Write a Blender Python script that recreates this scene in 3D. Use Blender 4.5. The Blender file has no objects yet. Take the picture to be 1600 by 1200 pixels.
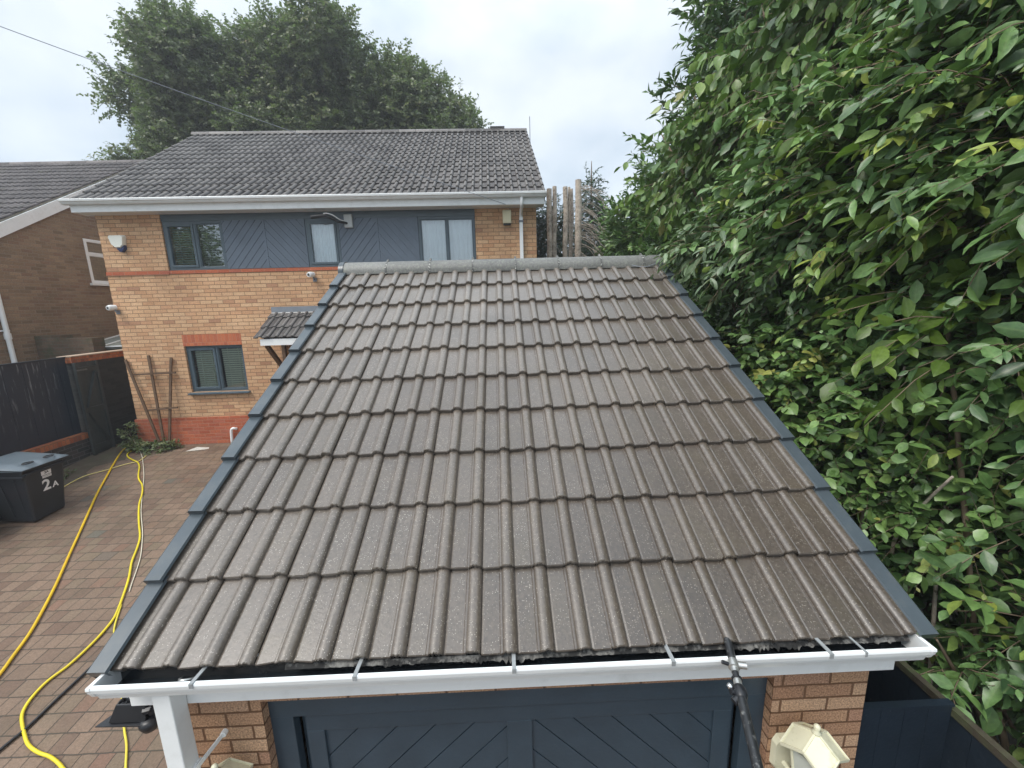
import bpy, math, random
import numpy as np
from mathutils import Vector, Matrix
random.seed(7); RNG = np.random.default_rng(11)
S = bpy.context.scene
# ---------------------------------------------------------------- camera, sky, sun, exposure
PSI, HD = 0.0176643, 7.291267                      # house yaw and distance of its front wall
cam_d = bpy.data.cameras.new('camera'); cam = bpy.data.objects.new('camera', cam_d)
S.collection.objects.link(cam); S.camera = cam
cam_d.sensor_width = 36; cam_d.lens = 14.5125; cam_d.clip_start = 0.02; cam_d.clip_end = 500
def cam_rot(pi, ya, ro):
    cx, sx, cy, sy, cr, sr = math.cos(pi), math.sin(pi), math.cos(ya), math.sin(ya), math.cos(ro), math.sin(ro)
    Rz = np.array([[cy, sy, 0], [-sy, cy, 0], [0, 0, 1]]); B = np.array([[1, 0, 0], [0, sx, cx], [0, cx, -sx]])
    return np.array([[cr, sr, 0], [-sr, cr, 0], [0, 0, 1]]) @ B @ Rz
CM = cam_rot(math.radians(10.9217375), math.radians(-1.26266882), math.radians(-1.58626347))
CC = (1.6675, -1.4450, 1.3956)
cam.matrix_world = Matrix(((CM[0][0], CM[1][0], -CM[2][0], CC[0]), (CM[0][1], CM[1][1], -CM[2][1], CC[1]),
                           (CM[0][2], CM[1][2], -CM[2][2], CC[2]), (0, 0, 0, 1)))
SUN_EL, SUN_AZ = math.radians(55), math.radians(232)      # azimuth clockwise from +Y: high on the left, a little behind the camera
w = bpy.data.worlds.new('World'); S.world = w; w.use_nodes = True
nt = w.node_tree; nt.nodes.clear()
def wn(t, **k):
    n = nt.nodes.new(t)
    for a, b in k.items(): setattr(n, a, b)
    return n
wl = nt.links.new
out = wn('ShaderNodeOutputWorld'); bg = wn('ShaderNodeBackground'); bg.inputs['Strength'].default_value = 0.12
sky = wn('ShaderNodeTexSky', sky_type='NISHITA', sun_disc=False, sun_elevation=SUN_EL, sun_rotation=SUN_AZ)
tc = wn('ShaderNodeTexCoord'); sep = wn('ShaderNodeSeparateXYZ'); wl(tc.outputs['Generated'], sep.inputs[0])
n1 = wn('ShaderNodeTexNoise'); n1.inputs['Scale'].default_value = 2.6; n1.inputs['Detail'].default_value = 5; n1.inputs['Roughness'].default_value = 0.5
mp = wn('ShaderNodeMapping'); mp.inputs['Scale'].default_value = (1, 1, 1.7); wl(tc.outputs['Generated'], mp.inputs[0]); wl(mp.outputs[0], n1.inputs['Vector'])
cr = wn('ShaderNodeValToRGB'); wl(n1.outputs['Fac'], cr.inputs[0])
cr.color_ramp.elements[0].position = 0.40; cr.color_ramp.elements[0].color = (0.57, 0.67, 0.77, 1)
cr.color_ramp.elements[1].position = 0.62; cr.color_ramp.elements[1].color = (0.86, 0.92, 0.97, 1)
el = wn('ShaderNodeMapRange'); wl(sep.outputs['Z'], el.inputs['Value'])
el.inputs['From Min'].default_value = 0.45; el.inputs['From Max'].default_value = 1; el.inputs['To Min'].default_value = 4.6; el.inputs['To Max'].default_value = 10.5
cm = wn('ShaderNodeVectorMath', operation='SCALE'); wl(cr.outputs[0], cm.inputs[0]); wl(el.outputs[0], cm.inputs['Scale'])
mx = wn('ShaderNodeMix', data_type='RGBA'); mx.inputs['Factor'].default_value = 0.9
wl(sky.outputs[0], mx.inputs['A']); wl(cm.outputs[0], mx.inputs['B']); wl(mx.outputs['Result'], bg.inputs['Color']); wl(bg.outputs[0], out.inputs[0])
sun_d = bpy.data.lights.new('sun', 'SUN'); sun = bpy.data.objects.new('sun', sun_d); S.collection.objects.link(sun)
sun_d.energy = 1.5; sun_d.angle = math.radians(26); sun_d.color = (1, 0.95, 0.88)
sdir = Vector((math.sin(SUN_AZ) * math.cos(SUN_EL), math.cos(SUN_AZ) * math.cos(SUN_EL), math.sin(SUN_EL)))
sun.rotation_euler = sdir.to_track_quat('Z', 'Y').to_euler(); sun.location = (0, -10, 20)
S.view_settings.view_transform = 'Standard'; S.view_settings.look = 'None'; S.view_settings.gamma = 1; S.view_settings.exposure = 1.08
S.view_settings.use_curve_mapping = False

# ---------------------------------------------------------------- helpers
OFF = {}
class MB:
    def __init__(s): s.v = []; s.f = []; s.t = []; s.cur = 0.5
    def add(s, vs, fs):
        b = len(s.v); s.v += [tuple(x) for x in vs]; s.t += [s.cur] * len(vs); s.f += [tuple(b + i for i in f) for f in fs]; return s
    def box(s, x0, x1, y0, y1, z0, z1):
        return s.add([(x0,y0,z0),(x1,y0,z0),(x1,y1,z0),(x0,y1,z0),(x0,y0,z1),(x1,y0,z1),(x1,y1,z1),(x0,y1,z1)],
                     [(0,3,2,1),(4,5,6,7),(0,1,5,4),(1,2,6,5),(2,3,7,6),(3,0,4,7)])
    def hexa(s, p): return s.add(p, [(0,3,2,1),(4,5,6,7),(0,1,5,4),(1,2,6,5),(2,3,7,6),(3,0,4,7)])
    def quad(s, a, b, c, d): return s.add([a, b, c, d], [(0, 1, 2, 3)])
    def bar(s, a, b, wd, th, up=(0, 0, 1)):        # rectangular bar from a to b
        a, b = Vector(a), Vector(b); d = (b - a).normalized(); u = Vector(up)
        sd = d.cross(u)
        if sd.length < 1e-4: sd = d.cross(Vector((1, 0, 0)))
        sd.normalize(); u = sd.cross(d)
        sd *= wd / 2; u *= th / 2
        return s.hexa([a-sd-u, a+sd-u, b+sd-u, b-sd-u, a-sd+u, a+sd+u, b+sd+u, b-sd+u])
    def tube(s, pts, r, n=8, caps=True):
        pts = [Vector(q) for q in pts]; rs = r if isinstance(r, (list, tuple)) else [r] * len(pts)
        vs = []; pu = None
        for i, q in enumerate(pts):
            d = (pts[min(i+1, len(pts)-1)] - pts[max(i-1, 0)]).normalized()
            if pu is None: pu = d.cross(Vector((0.3, 0.5, 0.8))).normalized()
            pu = (pu - d * pu.dot(d)).normalized(); sd = d.cross(pu)
            for k in range(n):
                a = 2 * math.pi * k / n; vs.append(q + (pu * math.cos(a) + sd * math.sin(a)) * rs[i])
        fs = [(i*n+k, i*n+(k+1) % n, (i+1)*n+(k+1) % n, (i+1)*n+k) for i in range(len(pts)-1) for k in range(n)]
        if caps: fs += [tuple(range(n-1, -1, -1)), tuple((len(pts)-1)*n+k for k in range(n))]
        return s.add(vs, fs)
    def prism(s, poly, x0, x1):                    # poly of (y, z) extruded along x
        n = len(poly); vs = [(x0, a, b) for a, b in poly] + [(x1, a, b) for a, b in poly]
        return s.add(vs, [(i, (i+1) % n, n+(i+1) % n, n+i) for i in range(n)] + [tuple(range(n-1, -1, -1)), tuple(range(n, 2*n))])
    def lathe(s, prof, c, n=16, rot=0):            # prof of (r, z)
        vs = [(c[0]+r*math.cos(rot+2*math.pi*k/n), c[1]+r*math.sin(rot+2*math.pi*k/n), c[2]+z) for r, z in prof for k in range(n)]
        m = len(prof)
        return s.add(vs, [(i*n+k, i*n+(k+1) % n, (i+1)*n+(k+1) % n, (i+1)*n+k) for i in range(m-1) for k in range(n)]
                     + [tuple(range(n-1, -1, -1)), tuple((m-1)*n+k for k in range(n))])
def smooth_path(pts, k=4):                         # Catmull-Rom
    P = [Vector(q) for q in pts]; o = []
    for i in range(len(P)-1):
        a, b, c, d = P[max(i-1, 0)], P[i], P[i+1], P[min(i+2, len(P)-1)]
        for j in range(k):
            t = j / k
            o.append(0.5*((2*b)+(c-a)*t+(2*a-5*b+4*c-d)*t*t+(3*b-a-3*c+d)*t**3))
    return o + [P[-1]]
def obj(name, mb, mats, parent=None, smooth=False, bevel=0, loc=None, auto=None):
    me = bpy.data.meshes.new(name)
    off = Vector(OFF.get(parent.name, (0, 0, 0))) if parent else Vector(loc or (0, 0, 0))
    me.from_pydata([tuple(Vector(q) - off) for q in mb.v], [], mb.f); me.validate(); 
    at = me.attributes.new('tint', 'FLOAT', 'POINT')
    if len(mb.t) == len(me.vertices): at.data.foreach_set('value', mb.t)
    for m in (mats if isinstance(mats, list) else [mats]): me.materials.append(m)
    o = bpy.data.objects.new(name, me); S.collection.objects.link(o)
    if smooth:
        me.polygons.foreach_set('use_smooth', [True]*len(me.polygons))
        if auto:
            try: me.set_sharp_from_angle(angle=math.radians(auto))
            except Exception: pass
    if bevel:
        b = o.modifiers.new('bevel', 'BEVEL'); b.width = bevel; b.segments = 2; b.limit_method = 'ANGLE'
    if parent: o.parent = parent; OFF[o.name] = OFF.get(parent.name, (0, 0, 0))
    else: o.location = off; OFF[o.name] = tuple(off)
    return o
def tag(o, label, cat, group=None, kind=None):
    if label: o['label'] = label
    if cat: o['category'] = cat
    if group: o['group'] = group
    if kind: o['kind'] = kind
    return o
def thing(name, label, cat, base, rotz=0, group=None, world=None):
    o = bpy.data.objects.new(name, None); S.collection.objects.link(o); o.empty_display_size = 0.2
    o.location = world or base; o.rotation_euler = (0, 0, rotz); OFF[o.name] = tuple(base)
    return tag(o, label, cat, group)

# ---------------------------------------------------------------- materials
class NT:
    def __init__(s, name):
        s.m = bpy.data.materials.new(name); s.m.use_nodes = True; s.t = s.m.node_tree; s.b = s.t.nodes['Principled BSDF']; s.o = s.t.nodes['Material Output']
    def n(s, t, ins=None, **k):
        q = s.t.nodes.new(t)
        for a, b in k.items(): setattr(q, a, b)
        for a, b in (ins or {}).items():
            if hasattr(b, 'is_linked') or isinstance(b, bpy.types.NodeSocket): s.t.links.new(b, q.inputs[a])
            else: q.inputs[a].default_value = b
        return q
    def math(s, op, a, b=None, c=None):
        q = s.n('ShaderNodeMath', operation=op)
        for i, x in enumerate((a, b, c)):
            if x is None: continue
            if isinstance(x, bpy.types.NodeSocket): s.t.links.new(x, q.inputs[i])
            else: q.inputs[i].default_value = x
        return q.outputs[0]
    def mix(s, f, a, b, mode='MIX'):
        q = s.n('ShaderNodeMix', data_type='RGBA', blend_type=mode)
        for k, x in (('Factor', f), ('A', a), ('B', b)):
            i = [z for z in q.inputs if z.name == k and (z.type == 'RGBA' or k == 'Factor' and z.type == 'VALUE')][0]
            if isinstance(x, bpy.types.NodeSocket): s.t.links.new(x, i)
            else: i.default_value = x if k == 'Factor' else (*x[:3], 1)
        return [z for z in q.outputs if z.type == 'RGBA'][0]
    def ramp(s, f, stops):
        q = s.n('ShaderNodeValToRGB'); s.t.links.new(f, q.inputs[0]); e = q.color_ramp.elements
        while len(e) < len(stops): e.new(0.5)
        for i, (p, c) in enumerate(stops): e[i].position = p; e[i].color = (*c[:3], 1)
        return q.outputs[0]
    def noise(s, vec, scale, detail=3, rough=0.55):
        q = s.n('ShaderNodeTexNoise', {'Scale': scale, 'Detail': detail, 'Roughness': rough})
        if vec is not None: s.t.links.new(vec, q.inputs['Vector'])
        return q.outputs['Fac']
    def mr(s, v, a, b, c=0, d=1):
        return s.n('ShaderNodeMapRange', {'Value': v, 'From Min': a, 'From Max': b, 'To Min': c, 'To Max': d}).outputs[0]
    def bump(s, h, st=0.4, dist=0.01):
        q = s.n('ShaderNodeBump', {'Strength': st, 'Distance': dist, 'Height': h}); s.t.links.new(q.outputs[0], s.b.inputs['Normal'])
    def set(s, **k):
        for a, x in k.items():
            i = s.b.inputs[a.replace('_', ' ')]
            if isinstance(x, bpy.types.NodeSocket): s.t.links.new(x, i)
            else: i.default_value = (*x, 1) if isinstance(x, tuple) and len(x) == 3 else x
        return s
def objco(q): return q.n('ShaderNodeTexCoord').outputs['Object']
def plain(name, col, rough=0.5, var=0.15, scale=6, metal=0.0, bump=0.0, bscale=60, spec=0.5, dirt=None):
    q = NT(name); co = objco(q)
    n_ = q.noise(co, scale, 5, 0.6)
    f_ = q.mr(n_, 0.25, 0.75, 1-var, 1+var)
    c = q.n('ShaderNodeVectorMath', {0: (*col,)}, operation='SCALE'); q.t.links.new(f_, c.inputs['Scale']); c = c.outputs[0]
    if dirt:
        dn = q.noise(co, dirt[1], 6, 0.65); c = q.mix(q.mr(dn, dirt[2], dirt[3], 0, dirt[4]), c, dirt[0])
    q.set(Base_Color=c, Roughness=rough, Metallic=metal); q.b.inputs['Specular IOR Level'].default_value = spec
    if bump: q.bump(q.noise(co, bscale, 4, 0.6), bump, 0.01)
    return q.m
def brick(name, stops, mortar, bw=0.225, bh=0.075, m=0.005, horizontal=False, rnd=False, rough=0.85, speck=0.25, sscale=160, bumpd=0.006, stain=None, vary=0.0, spec=0.3):
    q = NT(name); tcn = q.n('ShaderNodeTexCoord'); co = tcn.outputs['Object']
    sp = q.n('ShaderNodeSeparateXYZ', {0: co}); x, y, z = sp.outputs
    if horizontal: u, v = x, y
    else:
        ns = q.n('ShaderNodeSeparateXYZ', {0: tcn.outputs['Normal']})
        ax = q.math('ABSOLUTE', ns.outputs[0]); az = q.math('ABSOLUTE', ns.outputs[2])
        u = q.math('ADD', q.math('MULTIPLY', x, q.math('SUBTRACT', 1.0, ax)), q.math('MULTIPLY', y, ax))
        v = q.math('ADD', q.math('MULTIPLY', z, q.math('SUBTRACT', 1.0, az)), q.math('MULTIPLY', y, az))
    wob = q.noise(co, 7, 2)
    v2 = q.math('ADD', v, q.math('MULTIPLY', q.math('SUBTRACT', wob, 0.5), bh*0.10)); u2 = q.math('ADD', u, q.math('MULTIPLY', q.math('SUBTRACT', q.noise(co, 11, 2), 0.5), bw*0.06))
    vr = q.math('DIVIDE', v2, bh); row = q.math('FLOOR', vr); fv = q.math('FRACT', vr)
    wr = q.n('ShaderNodeTexWhiteNoise', {'W': row}, noise_dimensions='1D').outputs['Value']
    if rnd:
        wr2 = q.n('ShaderNodeTexWhiteNoise', {'W': q.math('ADD', row, 57.3)}, noise_dimensions='1D').outputs['Value']
        ub = q.math('DIVIDE', u2, q.math('MULTIPLY', q.math('ADD', 0.72, q.math('MULTIPLY', wr2, 0.6)), bw)); uu = q.math('ADD', ub, q.math('MULTIPLY', wr, 7.0))
    else:
        uu = q.math('ADD', q.math('DIVIDE', u2, bw), q.math('MULTIPLY', q.math('MODULO', q.math('ADD', row, 1000.0), 2.0), 0.5))
    colu = q.math('FLOOR', uu); fu = q.math('FRACT', uu)
    du = q.math('MULTIPLY', q.math('MINIMUM', fu, q.math('SUBTRACT', 1.0, fu)), bw); dv = q.math('MULTIPLY', q.math('MINIMUM', fv, q.math('SUBTRACT', 1.0, fv)), bh)
    d = q.math('MINIMUM', du, dv); d = q.math('ADD', d, q.math('MULTIPLY', q.math('SUBTRACT', q.noise(co, 90, 3), 0.5), m*0.8))
    mask = q.mr(d, m*0.7, m*1.3)                    # 0 in the joint, 1 on the brick
    cv = q.n('ShaderNodeCombineXYZ', {0: colu, 1: row})
    wn_ = q.n('ShaderNodeTexWhiteNoise', {'Vector': cv.outputs[0]}, noise_dimensions='2D')
    bc = q.ramp(wn_.outputs['Value'], stops)
    sn = q.noise(co, sscale, 3, 0.7); bc = q.mix(1.0, bc, q.ramp(sn, [(0.25, (1-speck,)*3), (0.75, (1+speck,)*3)]), 'MULTIPLY')
    if vary:
        big = q.noise(co, 0.9, 4, 0.6); bc = q.mix(1.0, bc, q.ramp(big, [(0.3, (1-vary,)*3), (0.7, (1+vary,)*3)]), 'MULTIPLY')
    c = q.mix(mask, mortar, bc)
    if stain:
        c = q.mix(q.mr(q.noise(co, stain[1], 6, 0.7), stain[2], stain[3], 0, stain[4]), c, stain[0])
    q.set(Base_Color=c, Roughness=rough); q.b.inputs['Specular IOR Level'].default_value = spec
    h = q.math('ADD', mask, q.math('MULTIPLY', sn, 0.35)); q.bump(h, 0.7, bumpd)
    return q.m
def tile_mat(name, c0, c1, speckle, rough, lich=None, sp_scale=330, spec=0.5, bump=0.35, coat=0.0, grade=0.0):
    q = NT(name); co = objco(q); at = q.n('ShaderNodeAttribute', attribute_name='tint').outputs['Fac']
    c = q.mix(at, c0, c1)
    big = q.noise(co, 2.2, 5, 0.6); c = q.mix(1.0, c, q.ramp(big, [(0.3, (0.78,)*3), (0.7, (1.2,)*3)]), 'MULTIPLY')
    fine = q.noise(co, sp_scale*0.35, 3, 0.75); c = q.mix(1.0, c, q.ramp(fine, [(0.3, (0.72,)*3), (0.7, (1.25,)*3)]), 'MULTIPLY')
    vo = q.n('ShaderNodeTexVoronoi', {'Vector': co, 'Scale': sp_scale}); 
    sm = q.math('MULTIPLY', q.mr(vo.outputs['Distance'], 0.36, 0.22), q.math('GREATER_THAN', q.n('ShaderNodeSeparateColor', {0: vo.outputs['Color']}).outputs[0], 0.78))
    c = q.mix(q.math('MULTIPLY', q.math('MULTIPLY', sm, q.mr(q.noise(co, 9, 3), 0.35, 0.65, 0.25, 1.2)), speckle), c, (0.66, 0.63, 0.56))
    if grade:                                            # base colour darker towards eave and right, paler towards ridge, broken by noise
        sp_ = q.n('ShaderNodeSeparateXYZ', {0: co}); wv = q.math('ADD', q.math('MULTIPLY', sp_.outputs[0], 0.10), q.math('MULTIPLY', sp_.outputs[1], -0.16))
        wv = q.math('ADD', wv, q.math('MULTIPLY', q.math('SUBTRACT', q.noise(co, 1.1, 4, 0.6), 0.5), 0.9)); wm = q.mr(wv, -0.45, 0.25, 0, grade)
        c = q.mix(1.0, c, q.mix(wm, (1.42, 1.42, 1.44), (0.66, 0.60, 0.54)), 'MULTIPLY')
    if lich:
        ln = q.noise(co, lich[1], 6, 0.7); c = q.mix(q.mr(ln, lich[2], lich[3], 0, lich[4]), c, lich[0])
    q.b.inputs['Coat Weight'].default_value = coat; q.b.inputs['Coat Roughness'].default_value = 0.30
    rg = q.math('ADD', rough, q.math('MULTIPLY', q.math('SUBTRACT', fine, 0.5), 0.3))
    q.set(Base_Color=c, Roughness=rg); q.b.inputs['Specular IOR Level'].default_value = spec
    q.bump(q.math('ADD', fine, q.math('MULTIPLY', sm, 0.4)), bump, 0.004); return q.m
def leaf_mat(name, stops, rough=0.38, trans=0.18, tcol=(0.14, 0.28, 0.03), spec=0.62):
    q = NT(name); at = q.n('ShaderNodeAttribute', attribute_name='tint').outputs['Fac']
    c = q.ramp(at, stops)
    n_ = q.noise(objco(q), 45, 3, 0.6); c = q.mix(1.0, c, q.ramp(n_, [(0.3, (0.75,)*3), (0.7, (1.25,)*3)]), 'MULTIPLY')
    ra = q.n('ShaderNodeAttribute', attribute_name='rib').outputs['Fac']
    c = q.mix(q.mr(ra, 0.16, 0.02, 0, 0.55), c, q.mix(0.5, c, (0.20, 0.27, 0.10)))                      # paler midrib
    c = q.mix(q.mr(q.noise(objco(q), 130, 3, 0.7), 0.60, 0.72, 0, 0.5), c, q.mix(0.4, c, (0.24, 0.26, 0.14)))   # mottling
    q.set(Base_Color=c, Roughness=q.math('ADD', rough, q.mr(n_, 0.3, 0.7, -0.06, 0.10))); q.b.inputs['Specular IOR Level'].default_value = spec
    tr = q.n('ShaderNodeBsdfTranslucent'); t2 = q.mix(0.5, c, tcol); q.t.links.new(t2, tr.inputs[0])
    mx_ = q.n('ShaderNodeMixShader', {0: trans}); q.t.links.new(q.b.outputs[0], mx_.inputs[1]); q.t.links.new(tr.outputs[0], mx_.inputs[2])
    q.t.links.new(mx_.outputs[0], q.o.inputs[0]); return q.m
def glass_mat(name):
    q = NT(name); q.t.nodes.remove(q.b)
    g = q.n('ShaderNodeBsdfGlossy', {'Roughness': 0.0, 'Color': (0.9, 0.95, 1, 1)}); t = q.n('ShaderNodeBsdfTransparent', {'Color': (0.86, 0.92, 0.92, 1)})
    fr = q.n('ShaderNodeFresnel', {'IOR': 1.5}); f = q.math('MULTIPLY_ADD', fr.outputs[0], 1.5, 0.16)
    m_ = q.n('ShaderNodeMixShader', {0: f}); q.t.links.new(t.outputs[0], m_.inputs[1]); q.t.links.new(g.outputs[0], m_.inputs[2]); q.t.links.new(m_.outputs[0], q.o.inputs[0])
    return q.m
WHITE = plain('white_upvc', (0.80, 0.82, 0.82), 0.3, 0.04, 3, dirt=((0.42, 0.43, 0.39), 7, 0.52, 0.80, 0.32))
SLATE = plain('slate_blue_plastic', (0.062, 0.078, 0.090), 0.28, 0.16, 4, dirt=((0.13, 0.13, 0.12), 11, 0.5, 0.8, 0.45))
SLATEW = plain('slate_blue_window_frame', (0.070, 0.100, 0.122), 0.35, 0.1, 4)
CLAD = plain('slate_blue_painted_boards', (0.105, 0.135, 0.175), 0.5, 0.14, 3, bump=0.15, bscale=40)
DOORB = plain('navy_painted_timber', (0.034, 0.056, 0.078), 0.42, 0.15, 5, bump=0.12, bscale=50)
BLACK = plain('black_plastic', (0.012, 0.013, 0.016), 0.4, 0.2, 10)
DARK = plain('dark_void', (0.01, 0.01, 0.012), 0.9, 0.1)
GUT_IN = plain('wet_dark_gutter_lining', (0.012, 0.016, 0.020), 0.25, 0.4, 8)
CREAM = plain('cream_painted_metal', (0.72, 0.70, 0.52), 0.4, 0.06, 8, dirt=((0.30, 0.30, 0.16), 14, 0.55, 0.75, 0.5))
LEAD = plain('grey_lead', (0.20, 0.22, 0.25), 0.55, 0.15, 8, bump=0.2)
STEEL = plain('worn_steel', (0.50, 0.50, 0.48), 0.35, 0.2, 20, metal=0.8)
BRONZE = plain('brown_stained_timber', (0.120, 0.072, 0.042), 0.75, 0.3, 12, bump=0.4)
HOUSE_BRICK = brick('buff_brick', [(0.0, (0.494, 0.277, 0.152)), (0.3, (0.577, 0.352, 0.2)), (0.7, (0.618, 0.402, 0.239)), (0.92, (0.546, 0.311, 0.176)), (1.0, (0.391, 0.211, 0.127))],
                    (0.25, 0.155, 0.088), sscale=45, speck=0.3, vary=0.15, stain=((0.27, 0.175, 0.11), 1.6, 0.50, 0.75, 0.35))
GAR_BRICK = brick('garage_buff_brick', [(0.0, (0.33, 0.185, 0.112)), (0.4, (0.42, 0.255, 0.152)), (0.8, (0.47, 0.305, 0.195)), (1.0, (0.34, 0.185, 0.12))],
                  (0.15, 0.078, 0.042), sscale=120, speck=0.75, vary=0.12, bumpd=0.008)
RED_BRICK = brick('red_brick', [(0.0, (0.34, 0.090, 0.048)), (0.5, (0.46, 0.135, 0.068)), (1.0, (0.38, 0.12, 0.075))], (0.40, 0.20, 0.13), sscale=60, speck=0.3, m=0.0045, vary=0.12)
SOLDIER = brick('red_soldier_brick', [(0.0, (0.42, 0.12, 0.06)), (0.5, (0.50, 0.16, 0.075)), (1.0, (0.38, 0.11, 0.06))], (0.44, 0.20, 0.12), bw=0.075, bh=0.24, sscale=60, speck=0.2, m=0.004)
CAP_BRICK = brick('orange_capping_brick', [(0.0, (0.32, 0.09, 0.04)), (0.5, (0.44, 0.15, 0.06)), (1.0, (0.22, 0.07, 0.04))], (0.20, 0.12, 0.08), bw=0.075, bh=0.24, sscale=60, speck=0.3, m=0.005)
BROWN_BRICK = brick('brown_brick', [(0.0, (0.17, 0.114, 0.068)), (0.5, (0.26, 0.178, 0.108)), (1.0, (0.19, 0.114, 0.072))], (0.25, 0.195, 0.14), sscale=50, speck=0.4, vary=0.2)
MOSSY_BRICK = brick('mossy_brick', [(0.0, (0.12, 0.075, 0.05)), (0.5, (0.17, 0.11, 0.075)), (1.0, (0.12, 0.07, 0.05))], (0.13, 0.12, 0.09), sscale=40, speck=0.3,
                    stain=((0.055, 0.075, 0.035), 4.0, 0.42, 0.68, 0.85), vary=0.25)
BLACK_BRICK = brick('black_painted_brick', [(0.0, (0.012, 0.014, 0.015)), (1.0, (0.028, 0.028, 0.027))], (0.020, 0.022, 0.022), sscale=40, speck=0.3, rough=0.7,
                    stain=((0.17, 0.17, 0.16), 3.0, 0.66, 0.76, 0.5))
DARK_BRICK = brick('dark_base_brick', [(0.0, (0.03, 0.03, 0.03)), (1.0, (0.07, 0.06, 0.055))], (0.13, 0.13, 0.125), sscale=40, speck=0.3)
PAVING = brick('block_paving', [(0.0, (0.135, 0.086, 0.06)), (0.3, (0.163, 0.111, 0.077)), (0.6, (0.188, 0.128, 0.089)), (0.85, (0.156, 0.115, 0.076)), (0.96, (0.182, 0.103, 0.07)), (1.0, (0.115, 0.107, 0.084))],
               (0.062, 0.050, 0.038), bw=0.17, bh=0.163, m=0.0045, horizontal=True, rnd=True, rough=0.62, speck=0.32, sscale=70, bumpd=0.007,
               stain=((0.085, 0.078, 0.048), 1.3, 0.50, 0.78, 0.55), vary=0.16, spec=0.4)
TILE = tile_mat('wet_concrete_tile', (0.076, 0.062, 0.050), (0.122, 0.103, 0.084), 0.5, 0.38, ((0.090, 0.072, 0.042), 4, 0.5, 0.8, 0.5), 165, spec=0.62, coat=0.5, grade=0.9)
RIDGE = tile_mat('lichened_ridge_tile', (0.125, 0.125, 0.118), (0.165, 0.165, 0.155), 0.6, 0.55, ((0.26, 0.28, 0.22), 38, 0.52, 0.66, 0.55), 160)
HTILE = tile_mat('weathered_tile_painted_relief', (0.046, 0.041, 0.042), (0.175, 0.162, 0.155), 0.3, 0.55, ((0.19, 0.19, 0.165), 12, 0.52, 0.70, 0.6), 120, spec=0.4)  # highlights on rolls and shade in pans put into the colour pair, lichen over
NTILE = tile_mat('neighbour_roof_tile', (0.052, 0.046, 0.048), (0.160, 0.142, 0.138), 0.25, 0.65, ((0.12, 0.12, 0.07), 3, 0.55, 0.75, 0.5), 120, spec=0.35)
GLASS = glass_mat('window_glass')
CURTAIN = plain('white_net_curtain', (0.82, 0.86, 0.88), 0.9, 0.06, 4)
BLIND = plain('cream_blind_slats', (0.80, 0.82, 0.66), 0.6, 0.05)
BLINDG = plain('grey_green_blind_slats', (0.22, 0.25, 0.21), 0.6, 0.05)
YELLOW = plain('yellow_hose', (0.70, 0.46, 0.02), 0.4, 0.2, 3, dirt=((0.55, 0.22, 0.02), 2.5, 0.55, 0.7, 0.7))
PALEY = plain('pale_yellow_cable', (0.66, 0.55, 0.20), 0.5, 0.2, 4)
BARK = plain('grey_brown_bark', (0.46, 0.395, 0.33), 0.9, 0.45, 9, bump=1.0, bscale=22, dirt=((0.09, 0.07, 0.055), 26, 0.54, 0.66, 0.8))
TWIG = plain('brown_twigs', (0.17, 0.125, 0.085), 0.85, 0.3, 12)
OAKBARK = plain('oak_bark', (0.07, 0.058, 0.045), 0.9, 0.3, 5)
DEADTW = plain('bleached_twigs', (0.36, 0.31, 0.26), 0.85, 0.25, 12)
# ---------------------------------------------------------------- ground
def gz(y): return -1.36 + 0.11 * (min(y, 7.25) - 7.2)
mb = MB()
ys = [-60, -8, -4, 0, 4, 7.25, 12, 30, 80]
for i in range(len(ys)-1):
    y0, y1 = ys[i], ys[i+1]
    z0, z1 = (gz(max(y0, -8)) - 0.02, gz(max(y1, -8)) - 0.02)
    mb.quad((-80, y0, z0), (80, y0, z0), (80, y1, z1), (-80, y1, z1))
SOIL = plain('dark_soil', (0.045, 0.038, 0.026), 0.95, 0.4, 3, bump=0.6, bscale=20, dirt=((0.05, 0.07, 0.03), 1.5, 0.45, 0.65, 0.7))
tag(obj('ground', mb, SOIL), None, None, kind='structure')
mb = MB(); mb.quad((-6.55, -8, gz(-8)), (3.3, -8, gz(-8)), (3.3, 7.24, gz(7.24)), (-6.55, 7.24, gz(7.24)))
tag(obj('driveway', mb, PAVING), None, None, kind='structure')
mb = MB()
for i in range(24):                                  # earth strip along the fence foot
    y0, y1 = 1.5 + i*0.24, 1.5 + (i+1)*0.24
    a, b = -6.0 - 0.25*math.sin(i*1.7)*0.5 - 0.1*(i % 3), -6.0 - 0.25*math.sin((i+1)*1.7)*0.5 - 0.1*((i+1) % 3)
    mb.quad((-6.75, y0, gz(y0)+0.03), (a, y0, gz(y0)+0.004), (b, y1, gz(y1)+0.004), (-6.75, y1, gz(y1)+0.03))
EARTH = plain('muddy_earth', (0.085, 0.064, 0.044), 0.9, 0.35, 5, bump=0.5, bscale=25, dirt=((0.06, 0.07, 0.03), 4, 0.5, 0.7, 0.6))
tag(obj('dirt_strip', mb, EARTH), None, None, kind='structure')

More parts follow.
